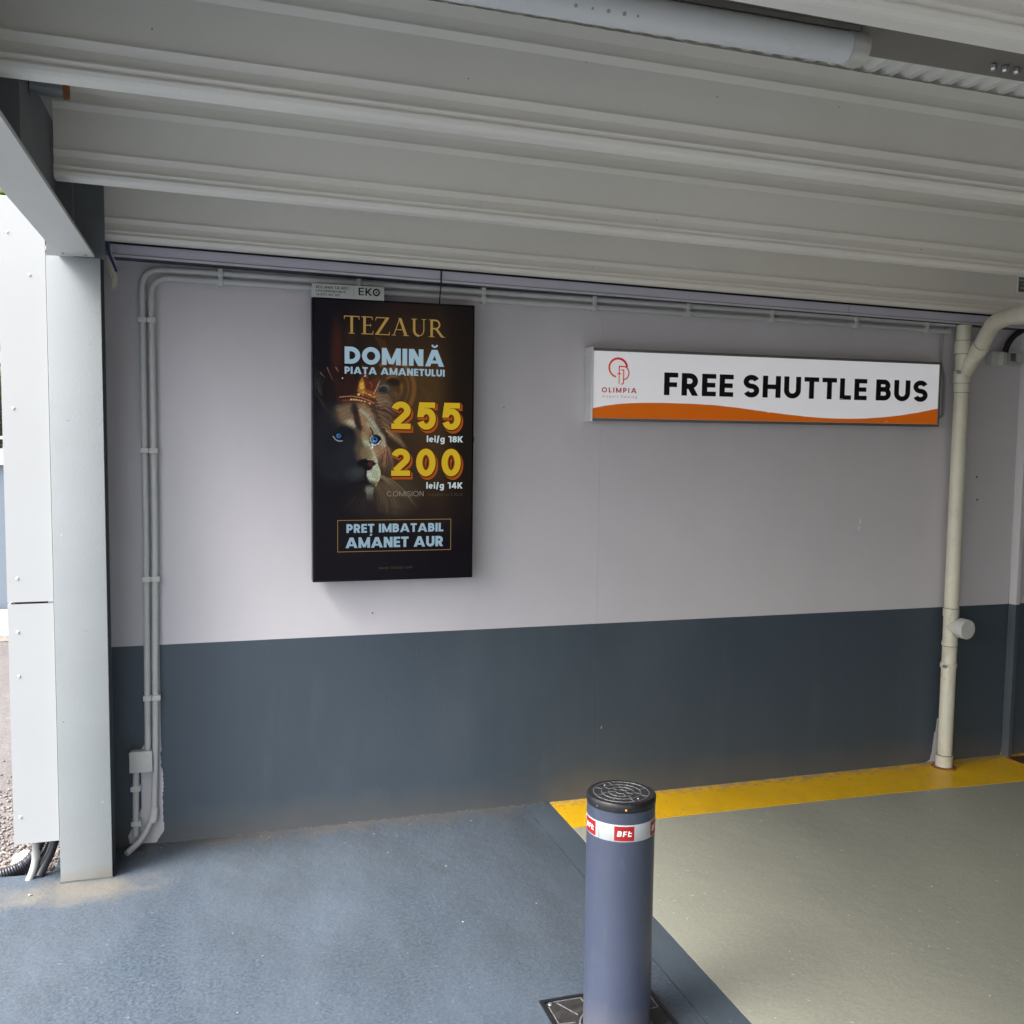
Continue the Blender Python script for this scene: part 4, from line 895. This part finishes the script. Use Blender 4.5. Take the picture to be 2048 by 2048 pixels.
me.materials.append(pm); o = bpy.data.objects.new('picture', me); C.objects.link(o); o.parent = scr; o.matrix_parent_inverse = scr.matrix_basis.inverted()
def glow(name, rgb): return mat(name, (.003, .003, .003), .3, emit=lin(rgb), spec=.07)
gB = glow('screen_pale_blue', (139, 165, 180)); gG = glow('screen_gold_brown', (142, 116, 62)); gY = glow('screen_yellow', (186, 156, 34)); gO = glow('screen_orange', (168, 84, 26)); gD = glow('screen_dark_brown', (66, 26, 12)); gM = glow('screen_mid_brown', (112, 50, 18)); gT = glow('screen_grey', (128, 118, 108)); gF = glow('screen_faint', (74, 62, 52)); gW = glow('screen_pale', (178, 192, 198)); gL = glow('screen_light_yellow', (120, 70, 20))
ty = -.0890
text('headline', 'TEZAUR', .526, .950, 2.118, .073, .1, ty, gG, scr, serif=True, tight=.10)
text('headline', 'DOMINĂ', .529, .950, 1.9945, .070, .265, ty, gB, scr, tight=.10)
text('subheading', 'PIAȚA AMANETULUI', .529, .953, 1.953, .0295, .25, ty, gB, scr, tight=.11)
def gold(st_, x0, x1, z0, hgt):
    ws = [glyph(c, .235)[1] for c in st_]; k_ = (x1 - x0) / (sum(ws) + .22 * (len(st_) - 1)); xx = x0
    for c, W in zip(st_, ws):
        a, b2 = xx, xx + W * k_; xx = b2 + .22 * k_
        fat = text_prims(c, a - .0035, b2 + .0035, z0 - .004, hgt + .008, .315)
        mv = lambda P, dx, dz: [([(p + dx, q + dz) for p, q in pl], k) for pl, k in P]
        side = []
        for i, t in enumerate((1.0, .8, .6, .4, .2)):
            lettering('figure_side', mv(fat, .010 * t, -.0135 * t), ty - .0004 * i, (gD, gO, gM, gO, gD)[i], scr)
        lettering('figure_outline', fat, ty - .0021, gD, scr)
        lettering('figure_edge', text_prims(c, a - .0012, b2 + .0012, z0 - .001, hgt + .002, .262), ty - .0025, gL, scr)
        lettering('figure_face', text_prims(c, a, b2, z0, hgt, .215), ty - .0029, gY, scr)
gold('255', .724, 1.024, 1.728, .114); gold('200', .724, 1.026, 1.530, .114)
text('unit_text', 'lei/g 18K', .877, 1.036, 1.674, .0265, .20, ty, gW, scr, tight=.11); text('unit_text', 'lei/g 14K', .876, 1.036, 1.475, .0265, .20, ty, gW, scr, tight=.11)
text('small_text', 'COMISION', .706, .864, 1.443, .0215, .095, ty, gT, scr, tight=.17); text('small_text', 'începând cu 0.1%/zi', .876, 1.036, 1.443, .0125, .09, ty, gF, scr, tight=.2)
lettering('text_frame', text_prims_raw([(.4995, 1.2105), (.985, 1.2105), (.985, 1.343), (.4995, 1.343)], .0022, True), ty, gG, scr)
text('slogan', 'PREȚ IMBATABIL', .536, .952, 1.290, .037, .25, ty, gB, scr, tight=.105); text('slogan', 'AMANET AUR', .532, .951, 1.226, .0445, .255, ty, gB, scr, tight=.09)
text('web_address', 'www.tezaur.com', .671, .816, 1.133, .0125, .09, ty, gF, scr, tight=.2)

# small sign on top of the screen
ek = thing('contact_plate', 'small pale contact plate lettered EKO on the screen top left corner', 'sign', (.54, -.1, 2.26))
box('plate', .395, .691, -.0985, -.0945, 2.258, 2.313, M['ek'], ek, bev=.001)
ey = -.0989
text('lettering', 'EKO'[:2], .585, .641, 2.275, .0305, .15, ey, M['signk'], ek, tight=.14)
lettering('lettering', text_prims_raw(arc(.6585, 2.2895, .0120, .0125, 0, 360, 24)[:-1], .0062, True), ey, M['signk'], ek)
lettering('emblem', text_prims_raw([(.6545, 2.286), (.6585, 2.2895), (.663, 2.2935)], .003) + text_prims_raw([(.6555, 2.2925), (.6615, 2.2865)], .002), ey - .0001, M['signk'], ek)
text('lettering', 'RECLAMA TA AICI', .412, .543, 2.2945, .0105, .19, ey, M['signk'], ek, tight=.2)
text('lettering', 'office@ekogroup.ro', .412, .532, 2.2805, .0095, .16, ey, M['signk'], ek, tight=.16)
text('lettering', '+4 0771 303 303', .412, .508, 2.2655, .0095, .18, ey, M['signk'], ek, tight=.2)
box('divider', .5655, .5665, -.0990, -.0986, 2.266, 2.306, M['signk'], ek)

# ------------------------------------------------------------------ bollard and its floor frame
BX, BY = 1.101, -1.690
bo = thing('bollard', 'slate blue retractable bollard with black cap and white logo band', 'bollard', (BX, BY, 0))
bm = bmesh.new(); lathe(bm, [(.0, .002), (.0965, .002), (.0965, .6725), (.0, .6725)], BX, BY, 96); finish('post', bm, M['boll'], bo, smooth=True)
bm = bmesh.new(); lathe(bm, [(.0, .673), (.0952, .673), (.0952, .6762), (.0978, .678), (.0985, .684), (.0980, .695), (.0955, .6985), (.090, .700), (.0885, .6985), (0, .6985)], BX, BY, 96); finish('cap', bm, M['cap'], bo, smooth=True)
bm = bmesh.new(); lathe(bm, [(.0966, .592), (.0973, .593), (.0973, .639), (.0966, .640)], BX, BY, 96); finish('band', bm, M['band'], bo, smooth=True)
zt = .6986
rings = [0.0155, .036, .056, .079]
for r_ in rings[0:]:
    bm = bmesh.new(); lathe(bm, [(r_ - .0012, zt - .0004), (r_ - .0008, zt + .0014), (r_ + .0008, zt + .0014), (r_ + .0012, zt - .0004)], BX, BY, 64); finish('ridge_ring', bm, M['wear'], bo)
offs = [9, 22, 4]; cnt = [7, 7, 8]
for j in range(3):
    r0, r1 = rings[j] + .0016, rings[j + 1] - .0016
    for i in range(cnt[j]):
        a = R(offs[j] + i * 360 / cnt[j]); ca_, sa_ = math.cos(a), math.sin(a); nx_, ny_ = -sa_ * .0011, ca_ * .0011
        bm = bmesh.new(); P4 = [(r0 * ca_ + nx_, r0 * sa_ + ny_), (r1 * ca_ + nx_, r1 * sa_ + ny_), (r1 * ca_ - nx_, r1 * sa_ - ny_), (r0 * ca_ - nx_, r0 * sa_ - ny_)]
        lo_ = [bm.verts.new((BX + x, BY + y, zt - .0003)) for x, y in P4]; up_ = [bm.verts.new((BX + x, BY + y, zt + .0012)) for x, y in P4]
        bm.faces.new(up_)
        for k in range(4): bm.faces.new((lo_[k], lo_[(k + 1) % 4], up_[(k + 1) % 4], up_[k]))
        finish('ridge', bm, M['wear'], bo)
for a, rr in ((112, .066), (292, .066)):
    bm = bmesh.new(); lathe(bm, [(0, zt + .0022), (.003, zt + .002), (.0036, zt)], BX + rr * math.cos(R(a)), BY + rr * math.sin(R(a)), 10); finish('cap_screw', bm, M['galv'], bo, smooth=True)
def onb(a, z, r): return (BX + r * math.cos(a), BY + r * math.sin(a), z)
front = math.atan2(-.12 + (-4.163 + 1.69) * 1.0, -1.101) + R(0)
front = R(252.5)
bm = bmesh.new()
for a_, nm in ((front, 0), (front - R(68), 1), (front + R(68), 2)):
    bm = bmesh.new(); hw = R(16.5); n_ = 10; rr = .0976
    def fz(t, top): return (.636 if top else .5955) + (.0 if top else .0)
    lo_ = [bm.verts.new(onb(a_ - hw + 2 * hw * i / n_, fz(i / n_, 0), rr)) for i in range(n_ + 1)]
    hi_ = [bm.verts.new(onb(a_ - hw + 2 * hw * i / n_, fz(i / n_, 1), rr)) for i in range(n_ + 1)]
    for i in range(n_): bm.faces.new((lo_[i], lo_[i + 1], hi_[i + 1], hi_[i]))
    finish('red_label', bm, M['red'], bo, recalc=False)
    P5 = text_prims('BFt', -.0205, .0200, .608, .0155, .215, slant=.14, tight=.20)
    lettering('logo_lettering', P5, 0, M['wprint'], bo, fn=lambda px, pz, k, a_=a_: onb(a_ + px / .0978, pz, .0978 + k * .00006))
bm = bmesh.new(); a_ = front - R(44)
vs = [onb(a_ - .008, .593, .0976), onb(a_ + .012, .593, .0976), onb(a_ + .004, .630, .0976), onb(a_ - .006, .625, .0976)]
bm.faces.new([bm.verts.new(q) for q in vs]); finish('band_split', bm, M['frame'], bo)
for a_, nm, mm in ((front + R(2), 'amber_led', 'amber'), (front - R(48), 'sensor_hole', 'wear')):
    bm = bmesh.new(); b2 = bmesh.new(); lathe(b2, [(0, .0016), (.0022, .0012), (.0028, 0)], 0, 0, 12)
    p = Vector(onb(a_, .683, .0986)); rot = Vector((math.cos(a_), math.sin(a_), 0)).to_track_quat('Z', 'Y').to_matrix().to_4x4()
    merge(bm, b2, Matrix.Translation(p) @ rot); finish(nm, bm, M[mm], bo, smooth=True)
fr = thing('ground_cover_plate', 'black square cast cover plate set in the floor around the bollard', 'cover plate', (BX, BY, 0))
hx = .176
bm = bmesh.new()
for (a0, a1, b0, b1) in ((-hx, hx, hx - .012, hx), (-hx, hx, -hx, -hx + .012), (-hx, -hx + .012, -hx + .012, hx - .012), (hx - .012, hx, -hx + .012, hx - .012)):
    bx(bm, BX + a0, BX + a1, BY + b0, BY + b1, .0005, .0075, .001)
finish('rim', bm, M['blk'], fr)
# plate with a round hole for the post
bm = bmesh.new(); n_ = 64; inn, out_ = [], []
for k in range(n_):
    a = 2 * math.pi * (k + .5) / n_; c_, s_ = math.cos(a), math.sin(a); L = (hx - .013) / max(abs(c_), abs(s_))
    inn.append(bm.verts.new((BX + .104 * c_, BY + .104 * s_, .005))); out_.append(bm.verts.new((BX + L * c_, BY + L * s_, .005)))
for k in range(n_): bm.faces.new((inn[k], inn[(k + 1) % n_], out_[(k + 1) % n_], out_[k]))
finish('plate', bm, M['plate'], fr)
bm = bmesh.new(); lathe(bm, [(.1005, .003), (.102, .0085), (.106, .0085), (.1075, .005)], BX, BY, 72); finish('seal_ring', bm, M['wear'], fr)
for sx in (-1, 1):
    for sy in (-1, 1):
        bm = bmesh.new(); lathe(bm, [(0, .0095), (.006, .009), (.0075, .0055)], BX + sx * .150, BY + sy * .150, 12); finish('screw', bm, M['galv'], fr, smooth=True)
def ridge(x0, y0, x1, y1, w=.0016):
    bm = bmesh.new(); d_ = Vector((x1 - x0, y1 - y0, 0)).normalized(); n2 = Vector((-d_.y, d_.x, 0)) * w
    P4 = [Vector((x0, y0, 0)) + n2, Vector((x1, y1, 0)) + n2, Vector((x1, y1, 0)) - n2, Vector((x0, y0, 0)) - n2]
    lo_ = [bm.verts.new((BX + q.x, BY + q.y, .0048)) for q in P4]; up_ = [bm.verts.new((BX + q.x, BY + q.y, .0066)) for q in P4]; bm.faces.new(up_)
    for k in range(4): bm.faces.new((lo_[k], lo_[(k + 1) % 4], up_[(k + 1) % 4], up_[k]))
    finish('ridge', bm, M['wear'], fr)
for sx in (-1, 1):
    for sy in (-1, 1):
        ridge(sx * .138, sy * .158, sx * .05, sy * .158); ridge(sx * .158, sy * .138, sx * .158, sy * .05); ridge(sx * .128, sy * .150, sx * .088, sy * .078)
        ridge(sx * .05, sy * .157, sx * .045, sy * .108); ridge(sx * .157, sy * .05, sx * .108, sy * .045)

# ------------------------------------------------------------------ hose, pipes and foam under the cladding
def corr(name, label, pts, r):
    P6 = [Vector(p) for p in fillet(pts, .06, 6)]; out = []; acc = 0; rad = []
    for a, b in zip(P6, P6[1:]):
        L = (b - a).length; n2 = max(1, int(L / .0022))
        for k in range(n2): out.append(a.lerp(b, k / n2))
    for k in range(len(out)): rad.append(r * (1.0 if k % 4 < 2 else .86))
    bm = bmesh.new(); tube(bm, out, r, 16, True, rad); return tag(finish(name, bm, M['hose'], None, smooth=True, angle=60), label, 'hose')
corr('corrugated_hose', 'black corrugated hose curving from under the cladding onto the gravel', [(-.640, -.075, .22), (-.655, -.085, .10), (-.70, -.100, .015), (-.79, -.150, .000), (-1.10, -.150, -.005), (-1.5, -.05, -.008)], .022)
corr('corrugated_hose', 'shorter black corrugated hose in the gap right beside the column', [(-.595, -.03, .24), (-.612, -.05, .10), (-.655, -.085, .006), (-.76, -.118, -.012), (-1.2, -.11, -.012)], .020)
wp = thing('outlet_pipe', 'bent white plastic pipe coming out below the cladding', 'pipe', (-.66, -.19, 0))
tube_obj('pipe', fillet([(-.660, -.19, .24), (-.660, -.19, .05), (-.692, -.225, -.028)], .05, 8), .0135, M['opipe'], wp, 18)
tube_obj('coupling', [(-.660, -.19, .098), (-.660, -.19, .068)], .0155, M['opipe'], wp, 18)
bm = bmesh.new(); tube(bm, fillet([(-.590, -.14, .20), (-.600, -.15, .10), (-.650, -.20, .002)], .05, 6), .017, 14)
tag(finish('ground_pipe', bm, M['hose'], None, smooth=True), 'dull grey pipe slanting into the ground beside the column foot', 'pipe')
bm = bmesh.new()
bmesh.ops.create_icosphere(bm, subdivisions=4, radius=1)
for v in bm.verts:
    n2 = .10 * math.sin(v.co.x * 9 + v.co.z * 5) + .06 * math.sin(v.co.y * 14 + v.co.x * 17)
    v.co = Vector((-.722 + v.co.x * .058 * (1 + n2), .0 + v.co.y * .05 * (1 + n2), -.012 + v.co.z * .036 * (1 + n2)))
tag(finish('foam_lump', bm, M['foam'], None, smooth=True, angle=180), 'sandy coloured lump of foam behind the hose under the cladding', 'foam')
# small pebble-like chips on the slab
bm = bmesh.new(); b2 = bmesh.new(); bmesh.ops.create_icosphere(b2, subdivisions=1, radius=.006); merge(bm, b2, Matrix.Translation((-.655, -.36, .004)) @ Matrix.Diagonal((1.3, .8, .6, 1)))
tag(finish('pebble', bm, M['conc']), 'small dark stone lying on the floor left of the column', 'stone')

bm = bmesh.new()
for i in range(60):
    x, y = random.uniform(-.3, 3.8), random.uniform(-2.4, -.03) if i % 3 else random.uniform(-.10, -.02)
    b2 = bmesh.new(); bmesh.ops.create_icosphere(b2, subdivisions=1, radius=random.uniform(.0012, .0034)); merge(bm, b2, Matrix.Translation((x, y, .0022)) @ Matrix.Rotation(random.uniform(0, 3), 4, 'Z') @ Matrix.Diagonal((1.8, .7, .5, 1)))
o = finish('grit', bm, M['conc']); o['kind'] = 'stuff'; o['label'] = 'scattered specks of grit on the painted floor'

# ------------------------------------------------------------------ what lies beyond, at the far left
fw = thing('boundary_wall', 'slate blue boundary wall with white coping outside beyond the path', 'wall', (-3, 6, 0))
box('wall_body', -9, 6, 5.95, 6.15, 0, 1.38, M['far'], fw); box('coping', -9.05, 6.05, 5.90, 6.20, 1.381, 1.53, M['cop'], fw)
hd = thing('hedge', 'bright green hedge growing above the boundary wall at the left edge', 'hedge', (-3, 8, 0))
bm = bmesh.new()
for i in range(16000):
    p = Vector((random.uniform(-7, 3), 7.6 + random.gauss(0, .5), random.uniform(.8, 5.2) + random.uniform(-.3, .3))); s = random.uniform(.05, .11)
    q = Matrix.Rotation(random.uniform(0, 6.28), 3, 'Z') @ Matrix.Rotation(random.uniform(-1.2, 1.2), 3, 'X')
    vs = [bm.verts.new(p + q @ Vector(c) * s) for c in ((-1, 0, 0), (0, -.5, .1), (1, 0, 0), (0, .5, .1))]; bm.faces.new(vs)
o = finish('foliage', bm, M['leaf'], hd, recalc=False); o['kind'] = 'stuff'
bm = bmesh.new()
for i in range(14): tube(bm, [(-6.5 + i * .7, 7.7, 0), (-6.4 + i * .7, 7.6, 2.0), (-6.5 + i * .7, 7.7, 4.2)], .04, 7, True, [.05, .04, .015])
o = finish('stems', bm, M['dirt'], hd); 
fn_ = thing('rail_fence', 'thin white rail fence in front of the hedge outside', 'fence', (-3, 6.05, 1.53))
for i in range(9): box('post', -8.4 + i * 1.6, -8.36 + i * 1.6, 6.02, 6.06, 1.531, 2.45, M['cop'], fn_)
for z in (1.62, 2.40): box('rail', -9, 6, 5.995, 6.019, z, z + .03, M['cop'], fn_)

rw = thing('rear_light_block', 'added unseen wall behind the viewer, slate dark to hold back light', 'wall', (4, -6.7, 0))  # added out of view to cut light from behind
box('upper_panel', 2.0, 6.5, -6.9, -6.7, PZ, 2.52, M['base'], rw); box('painted_base', 2.0, 6.5, -6.9, -6.699, .002, PZ - .001, M['base'], rw)
# unseen end wall added to cut bounce, and a second column behind the camera
ew = thing('end_light_block', 'added unseen wall beyond the right edge, slate dark to reduce bounced light', 'wall', (9.5, -4.6, 0))
box('upper_panel', 6.5, 6.7, -6.69, -.01, PZ, 2.50, M['base'], ew); box('painted_base', 6.499, 6.7, -6.69, -.01, .002, PZ - .001, M['base'], ew)
c2 = thing('steel_column', 'second pale steel column under the edge beam behind the viewer', 'column', (-.47, -6.5, 0))
box('shaft', -.562, -.381, -6.6, -6.45, .004, 2.33, M['col'], c2, bev=.004)
